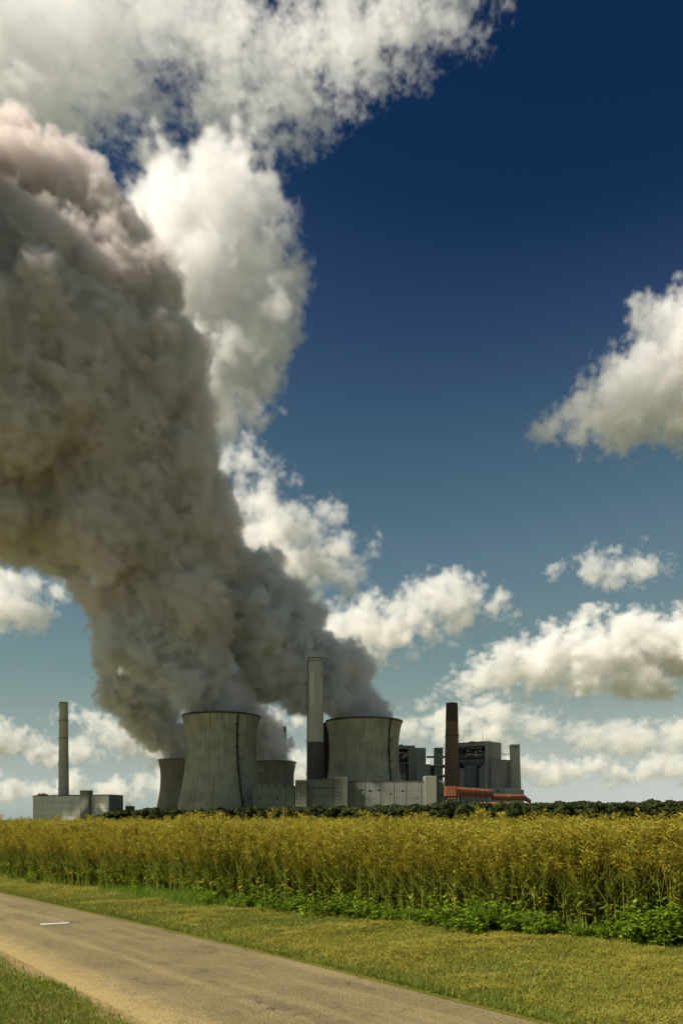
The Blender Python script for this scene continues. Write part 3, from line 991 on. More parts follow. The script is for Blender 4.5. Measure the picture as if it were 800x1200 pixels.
def crown_mesh(seed, H, W):
    r = np.random.default_rng(seed)
    lob = []
    for k in range(9):
        a = r.uniform(0, 6.28); q = r.uniform(.15, .6) * W
        lob.append((q * math.cos(a), q * math.sin(a), H * r.uniform(.3, .82), W * r.uniform(.3, .5)))
    lob.append((0, 0, H * .72, W * .42)); lob.append((0, 0, H * .35, W * .6))
    V, Fc = [], []
    for x, y, z, rad_ in lob:
        n = int(75 * (rad_ / W) * 4)
        d = r.normal(size=(n, 3)); d /= np.linalg.norm(d, axis=1)[:, None]
        c = np.array([x, y, z]) + d * rad_ * r.uniform(.72, 1.08, (n, 1)) * np.array([1, 1, .85])
        t1 = r.normal(size=(n, 3)); t1 -= (t1 * d).sum(1)[:, None] * d * .6; t1 /= np.linalg.norm(t1, axis=1)[:, None]
        t2 = np.cross(d, t1)
        sz = r.uniform(.35, .8, (n, 1))
        b0 = len(V) * 4
        q = np.stack([c - t1 * sz - t2 * sz * .5, c + t1 * sz * .9 - t2 * sz * .7, c + t1 * sz + t2 * sz * .6, c - t1 * sz * .7 + t2 * sz * .8], 1)
        V.append(q.reshape(-1, 3))
    V = np.concatenate(V)
    V[:, 2] = np.maximum(V[:, 2], .3)
    return mesh_np('crown', V, np.arange(len(V)).reshape(-1, 4), 4, M['tree_leaf'])


def trunk_mesh(seed, H):
    rnd = random.Random(seed)
    mb = MB()
    mb.lathe(0, 0, [(.32, 0), (.24, H * .3), (.15, H * .6), (.05, H * .85)], 7)
    for k in range(4):
        a = rnd.uniform(0, 6.28); z = H * rnd.uniform(.3, .55)
        mb.bar((0, 0, z), (math.cos(a) * 2.2, math.sin(a) * 2.2, z + H * .22), .14)
    me = bpy.data.meshes.new('trunk'); me.from_pydata(mb.v, [], mb.f); me.materials.append(M['bark'])
    return me


crowns = [(crown_mesh(k, 10, 4.4), trunk_mesh(k, 10)) for k in range(8)]
TOPS = [(88, 963), (96, 960), (115, 953), (130, 948.5), (160, 946.5), (200, 945), (240, 945.5), (300, 944), (340, 943), (400, 942), (430, 942.5), (470, 940.5), (520, 938.5), (560, 939),
        (600, 937.5), (640, 936.5), (700, 936), (760, 936.5), (830, 936.5)]
tr_ = random.Random(3)
TREE_SPANS = [(125, 'low dark tree at the tapering left end of the belt beside the grey block'),
              (185, 'dark tree in the belt between the grey left block and the rear left tower'),
              (296, 'dark tree in the belt at the foot of the tall pale cooling tower'),
              (346, 'dark tree in the belt before the low hall by the tall pale tower'),
              (407, 'dark tree in the belt before the windowed stair towers and grey chimney'),
              (498, 'dark tree in the belt before the long plain grey hall'),
              (545, 'dark tree in the belt before the brown chimney foot'),
              (622, 'dark tree in the belt before the red conveyor galleries'),
              (710, 'dark tree in the open stretch of belt just right of the power station'),
              (900, 'dark tree in the belt near the right edge of the picture')]


def plant_tree(x, D, ytop, label, group, wide=1.0):
    H = PZ(ytop, D)
    cm, tm = tr_.choice(crowns)
    root = thing('tree', label, 'tree', (PX(x, D), D, 0), group)
    s = H / 10.6
    root.rotation_euler = (0, 0, tr_.uniform(0, 6.28))
    for nme, me in (('crown', cm), ('trunk', tm)):
        o = bpy.data.objects.new(nme, me); COL.objects.link(o); o.parent = root
        o.scale = (s * wide, s * wide, s)


if PLANTS:
    x = 92.0
    while x < 845:
        yt = np.interp(x, [p[0] for p in TOPS], [p[1] for p in TOPS]) + tr_.uniform(-1.6, 1.8)
        Dt = 520 + tr_.uniform(-18, 18)
        plant_tree(x, Dt, yt, next(l for e_, l in TREE_SPANS if x < e_), 'trees in the belt below the power station', wide=tr_.uniform(1.0, 1.6))
        x += tr_.uniform(3.2, 5.6) * (1 if x > 130 else .7)
    x = 104.0
    while x < 845:
        yt = np.interp(x, [p[0] for p in TOPS], [p[1] for p in TOPS]) + tr_.uniform(.5, 3.0)
        plant_tree(x, 556 + tr_.uniform(-8, 12), yt, next(l for e_, l in TREE_SPANS if x < e_), 'trees in the belt below the power station', wide=tr_.uniform(.9, 1.3))
        x += tr_.uniform(9.0, 14.0)
    for x, yt in ((35, 962.2), (41, 961.8), (46, 961.2), (52, 962)):
        plant_tree(x, 900, yt, 'tiny dark bush before the foot of the far left block', 'bushes before the far left block', 1.6)


# ------------------------------------------------------------------ ripening rape crop
M['pod'] = leaf_mat('rape_pods', [(0, (.17, .19, .015)), (.3, (.29, .255, .022)), (.6, (.40, .315, .032)), (.85, (.49, .395, .05)), (1, (.58, .47, .095))], .45)
M['rape_stem'] = leaf_mat('rape_stems', [(0, (.20, .24, .03)), (.5, (.29, .33, .05)), (1, (.38, .36, .07))], .3)
M['rape_leaf'] = leaf_mat('rape_leaves', [(0, (.12, .17, .018)), (.6, (.22, .26, .025)), (.9, (.34, .28, .03)), (1, (.46, .32, .035))], .5)


def rape_plant(seed, H, nb, npod, leaves):
    r = np.random.default_rng(seed)
    V, Fa, mi = [], [], []

    def quad_strip(a, b, w, m):
        d = b - a
        s = np.cross(d, r.normal(size=3)); s /= np.linalg.norm(s) + 1e-9
        n = len(V)
        V.extend([a - s * w, a + s * w, b + s * w * .7, b - s * w * .7]); Fa.append((n, n + 1, n + 2, n + 3)); mi.append(m)
        s2 = np.cross(d, s); s2 /= np.linalg.norm(s2) + 1e-9
        n = len(V)
        V.extend([a - s2 * w, a + s2 * w, b + s2 * w * .7, b - s2 * w * .7]); Fa.append((n, n + 1, n + 2, n + 3)); mi.append(m)
    lean = r.normal(size=2) * .05
    stem = lambda q: np.array([lean[0] * q * q, lean[1] * q * q, q]) * H
    for k in range(4):
        quad_strip(stem(k / 4), stem((k + 1) / 4), .0058 - .001 * k, 1)
    for k in range(nb):
        q = r.uniform(.24, .92)
        a = stem(q)
        ang = r.uniform(0, 6.28)
        L = (1.02 - q) * H * r.uniform(.7, 1.0) + .08
        out = r.uniform(.25, .6)
        end = a + np.array([math.cos(ang) * out * L, math.sin(ang) * out * L, L * .85])
        mid = (a + end) / 2 + np.array([math.cos(ang), math.sin(ang), -.2]) * .05
        quad_strip(a, mid, .0032, 1); quad_strip(mid, end, .0025, 0)
        for j in range(npod):
            u_ = r.uniform(.3, 1)
            p0 = mid + (end - mid) * u_ if u_ > .25 else a
            pa = r.uniform(0, 6.28)
            d = np.array([math.cos(pa), math.sin(pa), r.uniform(.1, .9)]); d /= np.linalg.norm(d)
            ln = r.uniform(.045, .075)
            w = r.uniform(.003, .0052)
            s = np.cross(d, r.normal(size=3)); s /= np.linalg.norm(s) + 1e-9
            n = len(V)
            V.extend([p0 + d * .012, p0 + d * ln * .5 + s * w, p0 + d * ln, p0 + d * ln * .5 - s * w]); Fa.append((n, n + 1, n + 2, n + 3)); mi.append(0)
    for k in range(leaves):
        q = r.uniform(.2, .65)
        a = stem(q); ang = r.uniform(0, 6.28); L = r.uniform(.05, .10)
        d = np.array([math.cos(ang), math.sin(ang), r.uniform(-.5, .5)]); s = np.array([-d[1], d[0], r.uniform(-.3, .3)]) * L * .2
        n = len(V)
        V.extend([a, a + d * L * .5 + s, a + d * L, a + d * L * .5 - s]); Fa.append((n, n + 1, n + 2, n + 3)); mi.append(2)
    me = mesh_np('rape_plant', np.array(V), np.array(Fa), 4, None)
    for k in ('pod', 'rape_stem', 'rape_leaf'):
        me.materials.append(M[k])
    me.polygons.foreach_set('material_index', np.array(mi, dtype=np.int32))
    return bpy.data.objects.new('rape_plant', me)        # only a template for the instances below, never linked


def scatter(name, pts, rotz, scl, var, sources, kind='stuff', tilt=None, label=None, cat=None):
    me = bpy.data.meshes.new(name)
    me.vertices.add(len(pts)); me.vertices.foreach_set('co', np.asarray(pts, dtype=np.float32).ravel())
    rot = np.zeros((len(pts), 3), dtype=np.float32); rot[:, 2] = rotz
    if tilt is not None:
        rot[:, :2] = tilt
    a = me.attributes.new('rot', 'FLOAT_VECTOR', 'POINT'); a.data.foreach_set('vector', rot.ravel())
    a = me.attributes.new('scl', 'FLOAT_VECTOR', 'POINT'); a.data.foreach_set('vector', np.asarray(scl, dtype=np.float32).ravel())
    a = me.attributes.new('var', 'INT', 'POINT'); a.data.foreach_set('value', np.asarray(var, dtype=np.int32))
    ob = link(name, me, None)
    g = bpy.data.node_groups.new(name, 'GeometryNodeTree')
    g.interface.new_socket('Geometry', in_out='INPUT', socket_type='NodeSocketGeometry')
    g.interface.new_socket('Geometry', in_out='OUTPUT', socket_type='NodeSocketGeometry')
    N, L = g.nodes.new, g.links.new
    gi, go, jn = N('NodeGroupInput'), N('NodeGroupOutput'), N('GeometryNodeJoinGeometry')

    def attr(nm, ty):
        n = N('GeometryNodeInputNamedAttribute'); n.data_type = ty; n.inputs[0].default_value = nm
        return n.outputs[0]
    ar, asc, av = attr('rot', 'FLOAT_VECTOR'), attr('scl', 'FLOAT_VECTOR'), attr('var', 'INT')
    for k, src in enumerate(sources):
        cmp_ = N('FunctionNodeCompare'); cmp_.data_type = 'INT'; cmp_.operation = 'EQUAL'
        ins = [s_ for s_ in cmp_.inputs if s_.type == 'INT']
        L(av, ins[0]); ins[1].default_value = k
        oi = N('GeometryNodeObjectInfo'); oi.inputs['Object'].default_value = src
        ip = N('GeometryNodeInstanceOnPoints')
        L(gi.outputs[0], ip.inputs['Points']); L(cmp_.outputs[0], ip.inputs['Selection'])
        L(oi.outputs['Geometry'], ip.inputs['Instance']); L(ar, ip.inputs['Rotation']); L(asc, ip.inputs['Scale'])
        L(ip.outputs[0], jn.inputs[0])
    L(jn.outputs[0], go.inputs[0])
    md = ob.modifiers.new('scatter', 'NODES'); md.node_group = g
    return tag(ob, label, cat, kind=kind)


def crop_edge(y):
    return interp(CROP_E, y)


def field_points(y0, y1, dens, spread, back):
    """random points of the field from y0 to y1 ahead, at most `back` metres behind its front edge"""
    out = []
    half = 600 / F
    n = int(dens * (y1 - y0) * (2 * half * y1 + 4))
    y = rng.uniform(y0, y1, n); x = rng.uniform(-half * y1 - 2, half * y1 + 2, n)
    keep = (np.abs(x) < half * y + 2) & (x > crop_edge(y)) & (x < crop_edge(y) + back)
    return np.stack([x[keep], y[keep]], 1)


if PLANTS:
    templates = [rape_plant(k, 1.0, 11, 17, 11) for k in range(5)] + [rape_plant(20 + k, 1.0, 8, 10, 0) for k in range(3)]
    pts = []
    near = np.concatenate([field_points(9, 60, 50, 0, 2.2), field_points(9, 40, 45, 0, .5)]); pts.append((near, 0, 5))
    mid = field_points(10, 34, 16, 0, 99); mid = mid[mid[:, 0] > crop_edge(mid[:, 1]) + 2.0]; pts.append((mid, 0, 8))
    far = field_points(34, 90, 5, 0, 400); pts.append((far, 5, 8))
    vfar = field_points(90, 260, 1.2, 0, 900); pts.append((vfar, 5, 8))
    XY = np.concatenate([p[0] for p in pts])
    var = np.concatenate([rng.integers(p[1], p[2], len(p[0])) for p in pts])
    n = len(XY)
    patch = .06 * np.sin(XY[:, 0] * .45 + 1.3) * np.sin(XY[:, 1] * .38) + .04 * np.sin(XY[:, 0] * 1.7 + XY[:, 1] * 1.1)
    h = 1.40 + patch + rng.normal(0, .15, n) + .14 * (rng.random(n) > .94)
    scl = np.stack([h * rng.uniform(.9, 1.25, n), h * rng.uniform(.9, 1.25, n), h], 1)
    wide = np.where(XY[:, 1] > 34, 1.5, 1.0) * np.where(XY[:, 1] > 90, 1.6, 1.0)
    scl[:, 0] *= wide; scl[:, 1] *= wide
    z = np.full(n, .004)
    scatter('rape_crop', np.column_stack([XY, z]), rng.uniform(0, 6.28, n), scl, var, templates, 'stuff', rng.normal(0, .06, (n, 2)),
            'tall ripening golden green rapeseed crop filling the field', 'crop')
    # dense pod layer of the crop further back, where single plants can no longer be told apart
    def canopy():
        ys = np.concatenate([np.linspace(13, 60, 70), np.linspace(64, 200, 40), np.linspace(220, 505, 20)])
        v, f = [], []
        nx = 90
        for y in ys:
            l = crop_edge(y) + 3.5
            w_ = min(640 / F * y + 10, 420) - l if y > 0 else 1
            for k in range(nx + 1):
                x = l + max(w_, 5) * (k / nx) ** 1.2
                v.append((x, y, 1.13 + .05 * math.sin(x * 1.9 + y) + .05 * math.sin(y * 2.7 - x * .8) + random.uniform(-.06, .06)))
        for j in range(len(ys) - 1):
            for k in range(nx):
                a_ = j * (nx + 1) + k
                f.append((a_, a_ + 1, a_ + nx + 2, a_ + nx + 1))
        return mesh_np('rape_canopy', np.array(v), np.array(f), 4, M['canopy'])
    m, t, b = new_mat('rape_canopy')
    pos = nd(t, 'ShaderNodeNewGeometry').outputs['Position']
    c = cramp(t, noise(t, pos, 14, 6, .7), [(.3, (.07, .065, .012)), (.5, (.20, .165, .03)), (.62, (.30, .24, .05)), (.75, (.42, .34, .10))])
    t.links.new(c, b.inputs[0]); bump(t, b, noise(t, pos, 14, 6, .7), 1.0, .15)
    M['canopy'] = m
    tag(link('rape_canopy', canopy(), None), kind='stuff')


# ------------------------------------------------------------------ verge grass, mown hay and weeds
def blades(name, xy, length, width, pitch, mat, z0=.015, bend=.3, label=None):
    """two-segment grass blades, one strip of triangles each"""
    n = len(xy)
    az = rng.uniform(0, 2 * math.pi, n)
    d = np.stack([np.cos(az) * np.cos(pitch), np.sin(az) * np.cos(pitch), np.sin(pitch)], 1)
    s = np.stack([-np.sin(az), np.cos(az), rng.normal(0, .4, n)], 1) * (width / 2)[:, None]
    p0 = np.column_stack([xy, np.full(n, z0) if np.isscalar(z0) else z0])
    p1 = p0 + d * (length * .55)[:, None]
    d2 = d.copy(); d2[:, 2] -= bend * rng.random(n)
    p2 = p1 + d2 * (length * .45)[:, None]
    p2[:, 2] = np.maximum(p2[:, 2], z0 + .004 if np.isscalar(z0) else .02)
    V = np.stack([p0 - s, p0 + s, p1 + s * .8, p1 - s * .8, p2, p2 + s * .15], 1).reshape(-1, 3)
    base = np.arange(n)[:, None] * 6
    q = np.concatenate([base + np.array([[0, 1, 2, 3]]), base + np.array([[3, 2, 5, 4]])], 0)
    return tag(link(name, mesh_np(name, V, q, 4, mat), None), label, kind='stuff')


def region(left, right, y0, y1, dens, pad=0.0):
    """points between two ground lines; density falls with distance"""
    xs, ys = [], []
    edges = np.geomspace(y0, y1, 14)
    half = 560 / F
    wide_ = 2.2
    for a_, b_ in zip(edges, edges[1:]):
        l, r_ = interp(left, (a_ + b_) / 2), interp(right, (a_ + b_) / 2)
        lo, hi = max(min(interp(left, a_), interp(left, b_)), -half * b_ - wide_), min(max(interp(right, a_), interp(right, b_)), half * b_ + wide_)
        if hi <= lo:
            continue
        n = int(dens * (b_ - a_) * (hi - lo) * min(1.0, (10 / a_) ** 1.3))
        y = rng.uniform(a_, b_, n); x = rng.uniform(lo, hi, n)
        k = (x > interp(left, y) + pad) & (x < interp(right, y) - pad)
        xs.append(x[k]); ys.append(y[k])
    return np.stack([np.concatenate(xs), np.concatenate(ys)], 1)


def fbm2(xy, scale, seed):
    r = np.random.default_rng(seed)
    out = np.zeros(len(xy))
    for k in range(5):
        for _ in range(3):
            a_ = r.uniform(0, 6.28); f_ = scale * 2 ** (k * .8) * r.uniform(.7, 1.3)
            out += np.sin((xy[:, 0] * math.cos(a_) + xy[:, 1] * math.sin(a_)) * f_ + r.uniform(0, 6.28)) * .6 ** k
    return out / 3


M['hay'] = leaf_mat('mown_hay', [(0, (.12, .125, .014)), (.35, (.25, .23, .026)), (.7, (.34, .30, .045)), (1, (.44, .38, .09))], .25)
M['grass'] = leaf_mat('short_grass', [(0, (.09, .13, .014)), (.5, (.16, .20, .022)), (.85, (.24, .26, .035)), (1, (.34, .29, .07))], .35)
M['grass_fresh'] = leaf_mat('fresh_grass', [(0, (.09, .17, .012)), (.6, (.16, .27, .02)), (1, (.24, .34, .04))], .45)
M['weed'] = leaf_mat('weed_leaves', [(0, (.09, .16, .010)), (.5, (.16, .26, .016)), (.85, (.24, .34, .024)), (1, (.34, .38, .045))], .45)

if PLANTS:
    VL, VR = shift(ROAD_R, -.03), shift(CROP_E, .15)
    xy = region(VL, VR, 4.2, 60, 7000)
    q = fbm2(xy, 1.3, 4)
    dist = (xy[:, 0] - interp(ROAD_R, xy[:, 1]))
    keep = rng.random(len(xy)) < np.clip((dist - .15) * 2.2, .12, 1) * np.clip(.75 + .6 * q, .3, 1)
    hx = xy[keep]
    n = len(hx)
    zz = .02 + np.clip(fbm2(hx, 2.5, 9), -.2, 1) * .06 + np.clip(fbm2(hx, 7, 19), 0, 1) * .03 + rng.uniform(0, .025, n)
    blades('mown_hay', hx, rng.uniform(.035, .09, n), rng.uniform(.0028, .0048, n), rng.normal(.15, .32, n), M['hay'], zz, .3, 'pale mown hay lying on the verge between track and crop')
    keep = rng.random(len(xy)) < np.clip(.24 + .5 * fbm2(xy, 1.1, 12) + np.clip(.75 - dist * 1.1, 0, .75), .12, 1)
    gx = xy[keep]; n = len(gx)
    blades('verge_grass', gx, rng.uniform(.04, .10, n), rng.uniform(.004, .007, n), rng.normal(.9, .35, n), M['grass'], .014, .5, 'short green grass along the far edge of the track')
    # left bank, nearest the camera
    xy = region(shift(ROAD_L, -10), shift(ROAD_L, -.35), 4.6, 30, 7500)
    dl = interp(ROAD_L, xy[:, 1]) - .35 - xy[:, 0]
    keep = rng.random(len(xy)) < np.clip(dl * 2.0 + .45 * fbm2(xy, 1.6, 31), .03, 1)
    gx = xy[keep]; n = len(gx)
    blades('bank_grass', gx, rng.uniform(.035, .10, n), rng.uniform(.004, .007, n), rng.normal(.75, .4, n), M['grass'], .008, .5, 'short trodden grass on the near left side of the track')
    k2 = (rng.random(n) < np.clip(.6 * fbm2(gx, 2.2, 77) - .15, 0, .6))
    hx = gx[k2] + rng.normal(0, .01, (k2.sum(), 2)); n2 = len(hx)
    blades('bank_clover', hx, rng.uniform(.04, .09, n2), rng.uniform(.008, .016, n2), rng.normal(.6, .4, n2), M['grass_fresh'], .012, .6, 'bright green clover tufts in the near left grass')
    k3 = rng.random(n) < .22
    hx = gx[k3] + rng.normal(0, .02, (k3.sum(), 2)); n3 = len(hx)
    blades('bank_straw', hx, rng.uniform(.04, .11, n3), rng.uniform(.003, .005, n3), rng.normal(.15, .25, n3), M['hay'], .03, .3, 'dry straw blades lying on the near left grass')
    # taller fresh grass and leafy weeds along the foot of the crop
    bx = region(shift(CROP_E, -.75), shift(CROP_E, .5), 8, 40, 2200)
    e = interp(CROP_E, bx[:, 1]) - bx[:, 0]
    keep = rng.random(len(bx)) < np.clip(.75 + .6 * fbm2(bx, .9, 55) - np.clip(e, 0, 1) * .9 - np.clip((bx[:, 1] - 17) * .08, 0, .5), 0, 1)
    bx = bx[keep]; n = len(bx)
    blades('tall_grass', bx, rng.uniform(.08, .38, n) * np.clip(1 + .4 * fbm2(bx, 1.9, 3), .5, 1.5), rng.uniform(.004, .008, n), rng.normal(1.05, .3, n), M['grass_fresh'], .01, .7, 'taller fresh green grass at the foot of the crop')
    wx = region(shift(CROP_E, -1.5), shift(CROP_E, .25), 7, 24, 190)
    e = interp(CROP_E, wx[:, 1]) - wx[:, 0]
    keep = rng.random(len(wx)) < np.clip(.72 + .35 * fbm2(wx, .8, 91) + .45 * fbm2(wx, 3.1, 92) - np.clip(e - .45 + np.clip(wx[:, 1] - 11, 0, 5) * .09, 0, 1) * .95 - np.clip((wx[:, 1] - 15.0) * .13, 0, .62), 0, 1)
    wx = wx[keep]

    def weed_plant(seed):
        r = np.random.default_rng(seed)
        V, Fa = [], []
        for s_ in range(5):
            lean = r.normal(0, .28, 2); H = r.uniform(.18, .42)
            top = np.array([lean[0] * H, lean[1] * H, H]); st0 = np.array([r.normal(0, .05), r.normal(0, .05), 0])
            sd2 = np.array([.003, 0, 0]); n_ = len(V)
            V.extend([st0 - sd2, st0 + sd2, st0 + top + sd2 * .6, st0 + top - sd2 * .6]); Fa.append((n_, n_ + 1, n_ + 2, n_ + 3))
            for k in range(11):
                u_ = r.uniform(.2, 1.0); p = st0 + top * u_; a_ = r.uniform(0, 6.28); L = r.uniform(.045, .095) * (1.2 - .4 * u_)
                d = np.array([math.cos(a_), math.sin(a_), r.uniform(-.25, .55)]); s2 = np.array([-math.sin(a_), math.cos(a_), r.uniform(-.3, .3)]) * L * .34
                n_ = len(V)
                V.extend([p + d * .01, p + d * L * .45 + s2, p + d * L, p + d * L * .45 - s2]); Fa.append((n_, n_ + 1, n_ + 2, n_ + 3))
        return bpy.data.objects.new('weed_plant', mesh_np('weed_plant', np.array(V), np.array(Fa), 4, M['weed']))
    n = len(wx)
    ws = rng.uniform(.4, 1.25, n) * np.clip(1 + .4 * fbm2(wx, 2.7, 17), .4, 1.5)
    scatter('leafy_weeds', np.column_stack([wx, np.full(n, .01)]), rng.uniform(0, 6.28, n), np.stack([ws] * 3, 1), rng.integers(0, 4, n), [weed_plant(k) for k in range(4)], 'stuff', None,
            'bright green leafy weeds between the mown verge and crop', 'weeds')


# ------------------------------------------------------------------ steam and clouds: real volumes, density grids computed here
def vol_mat(name, color, dens, aniso):
    m = bpy.data.materials.new(name)
    m.use_nodes = True
    t = m.node_tree
    t.nodes.clear()
    o, v = t.nodes.new('ShaderNodeOutputMaterial'), t.nodes.new('ShaderNodeVolumePrincipled')
    v.inputs['Color'].default_value = (*color, 1)
    v.inputs['Density'].default_value = dens
    v.inputs['Anisotropy'].default_value = aniso
    t.links.new(v.outputs[0], o.inputs['Volume'])
    return m


def fft_noise(shape, vox, lmax, lmin, beta, seed, zf=1.0):
    """smooth random field with a power-law spectrum between wavelengths lmin and lmax (metres)"""
    r = np.random.default_rng(seed)
    nx, ny, nz = shape
    w = np.fft.rfftn(r.standard_normal(shape, dtype=np.float32))
    kx = np.fft.fftfreq(nx, vox)[:, None, None]; ky = np.fft.fftfreq(ny, vox)[None, :, None]; kz = np.fft.rfftfreq(nz, vox)[None, None, :] * zf
    k2 = (kx * kx + ky * ky + kz * kz).astype(np.float32)
    k2[0, 0, 0] = 1
    amp = (k2 + (1 / lmax) ** 2) ** (-beta / 4) * np.exp(-k2 * (lmin * .5) ** 2)
    amp[0, 0, 0] = 0
    n = np.fft.irfftn(w * amp, s=shape).astype(np.float32)
    return n / n.std()


def fast_len(n):
    best = None
    for a in range(12):
        for b in range(4):
            for c in range(3):
                q = 2 ** a * 3 ** b * 5 ** c
                if q >= n and (best is None or q < best):
                    best = q
    return best


def cloud(name, label, cat, blobs, vox, mat, step, amp, lmax, edge, kids=(14, 4), seed=0, beta=3.4, flat=None, zs=1.0, soft=0.0, group=None, billow=0.0, inner=0.0, ksize=(.35, .6), kdist=(.75, .95), blend=0.0, zf=1.0):
    """blobs: (x, y, D, r) in photograph units at D metres; each blob grows smaller puffs on its surface, noise frays the edge"""
    r = np.random.default_rng(seed)
    bl = [(np.array(P(x, y, D)), rr / F * D) for x, y, D, rr in blobs]
    sph = []
    for c, rad in bl:
        sph.append((c, rad))
        for k in range(kids[0]):
            d = r.normal(size=3); d /= np.linalg.norm(d)
            r1 = rad * r.uniform(*ksize)
            c1 = c + d * np.array([1, 1, zs]) * rad * r.uniform(*kdist)
            if r1 < 2 * vox:
                continue
            sph.append((c1, r1))
            for k2 in range(kids[1]):
                d2 = r.normal(size=3); d2 /= np.linalg.norm(d2)
                d2 = d2 + d * .6; d2 /= np.linalg.norm(d2)
                r2 = r1 * r.uniform(.28, .5)
                if r2 > 1.6 * vox:
                    sph.append((c1 + d2 * np.array([1, 1, zs]) * r1 * .9, r2))
    m_ = amp * 1.6 + vox
    lo = np.min([c - q for c, q in sph], axis=0) - m_
    hi = np.max([c + q for c, q in sph], axis=0) + m_
    if flat is not None:
        lo[2] = max(lo[2], flat - amp - edge)
    n = [fast_len(int(math.ceil((hi[i] - lo[i]) / vox))) for i in range(3)]
    big = amp * 2.2 + vox
    sd = np.full(n, big, dtype=np.float32)
    ax = [lo[i] + np.arange(n[i], dtype=np.float32) * vox for i in range(3)]
    for c, q in sph:
        i0 = [max(0, int((c[i] - (q + big) * (zs if i == 2 else 1) - lo[i]) / vox)) for i in range(3)]
        i1 = [min(n[i], int((c[i] + (q + big) * (zs if i == 2 else 1) - lo[i]) / vox) + 2) for i in range(3)]
        if any(b <= a for a, b in zip(i0, i1)):
            continue
        dx = (ax[0][i0[0]:i1[0]] - c[0])[:, None, None]; dy = (ax[1][i0[1]:i1[1]] - c[1])[None, :, None]; dz = ((ax[2][i0[2]:i1[2]] - c[2]) / zs)[None, None, :]
        w = sd[i0[0]:i1[0], i0[1]:i1[1], i0[2]:i1[2]]
        np.minimum(w, np.sqrt(dx * dx + dy * dy + dz * dz) - np.float32(q), out=w)
    near_ = sd < max(amp * .95, vox * 2)
    if blend:      # melt neighbouring puffs into each other
        np.minimum(sd, blend * 2 + amp, out=sd)
        k2 = (np.fft.fftfreq(n[0], vox)[:, None, None] ** 2 + np.fft.fftfreq(n[1], vox)[None, :, None] ** 2 + np.fft.rfftfreq(n[2], vox)[None, None, :] ** 2).astype(np.float32)
        sd = np.fft.irfftn(np.fft.rfftn(sd) * np.exp(-k2 * np.float32(2 * (math.pi * blend) ** 2)), s=n).astype(np.float32)
    nz = fft_noise(n, vox, lmax, vox * 1.8, beta, seed + 100, zf)
    sd += nz * np.float32(amp * .5)
    if billow:
        sd -= (np.abs(fft_noise(n, vox, lmax * .45, vox * 1.5, 5.0, seed + 200)) - .7) * np.float32(billow)
    if flat is not None:
        sd = np.maximum(sd, (flat - ax[2])[None, None, :] + nz * np.float32(edge * .3))
    dens = np.clip(sd * np.float32(-1 / edge), 0, 1) * near_
    if inner:
        dens *= np.clip(1 + inner * np.roll(nz, n[0] // 2, 0), .05, 2)
    dens[0], dens[-1], dens[:, 0], dens[:, -1], dens[:, :, 0], dens[:, :, -1] = 0, 0, 0, 0, 0, 0
    # trim to what is filled
    for axis in range(3):
        any_ = np.nonzero(dens.any(axis=tuple(a for a in range(3) if a != axis)))[0]
        a0, a1 = max(any_[0] - 1, 0), min(any_[-1] + 2, dens.shape[axis])
        dens = np.take(dens, np.arange(a0, a1), axis=axis)
        lo[axis] += a0 * vox
    n = dens.shape
    hi = lo + (np.array(n) - 1) * vox
    base = Vector(((lo[0] + hi[0]) / 2, (lo[1] + hi[1]) / 2, lo[2]))
    src = bpy.data.meshes.new('density_values')
    src.vertices.add(dens.size)
    at = src.attributes.new('dens', 'FLOAT', 'POINT'); at.data.foreach_set('value', dens.ravel(order='F'))
    holder = bpy.data.objects.new('density_values', src)     # plain numbers for the grid, never linked to the scene
    vd = bpy.data.volumes.new(name)
    vd.render.step_size = step
    ob = bpy.data.objects.new(name, vd)
    COL.objects.link(ob)
    ob.location = base
    g = bpy.data.node_groups.new(name, 'GeometryNodeTree')
    g.interface.new_socket('Geometry', in_out='OUTPUT', socket_type='NodeSocketGeometry')
    N, L = g.nodes.new, g.links.new
    vc, sm, go = N('GeometryNodeVolumeCube'), N('GeometryNodeSetMaterial'), N('NodeGroupOutput')
    l0, h0 = Vector(lo) - base, Vector(hi) - base
    vc.inputs['Min'].default_value, vc.inputs['Max'].default_value = l0, h0
    for i, a in enumerate('XYZ'):
        vc.inputs['Resolution ' + a].default_value = n[i]
    sm.inputs['Material'].default_value = mat
    L(vc.outputs[0], sm.inputs[0]); L(sm.outputs[0], go.inputs[0])
    pos = N('GeometryNodeInputPosition')
    sub = N('ShaderNodeVectorMath'); sub.operation = 'SUBTRACT'; L(pos.outputs[0], sub.inputs[0]); sub.inputs[1].default_value = l0
    div = N('ShaderNodeVectorMath'); div.operation = 'SCALE'; L(sub.outputs[0], div.inputs[0]); div.inputs['Scale'].default_value = 1 / vox
    sep = N('ShaderNodeSeparateXYZ'); L(div.outputs[0], sep.inputs[0])
    ii = []
    for k in range(3):
        rd = N('ShaderNodeMath'); rd.operation = 'ROUND'; L(sep.outputs[k], rd.inputs[0]); ii.append(rd.outputs[0])

    def mad(a, mult, add):
        q = N('FunctionNodeIntegerMath'); q.operation = 'MULTIPLY_ADD'
        L(a, q.inputs[0]); q.inputs[1].default_value = mult; L(add, q.inputs[2])
        return q.outputs[0]
    idx = mad(mad(ii[2], n[1], ii[1]), n[0], ii[0])
    oi = N('GeometryNodeObjectInfo'); oi.inputs['Object'].default_value = holder
    na = N('GeometryNodeInputNamedAttribute'); na.data_type = 'FLOAT'; na.inputs[0].default_value = 'dens'
    si = N('GeometryNodeSampleIndex'); si.data_type = 'FLOAT'
    L(oi.outputs['Geometry'], si.inputs['Geometry']); L(na.outputs[0], si.inputs['Value']); L(idx, si.inputs['Index'])
    L(si.outputs[0], vc.inputs['Density'])
    md = ob.modifiers.new('density', 'NODES'); md.node_group = g
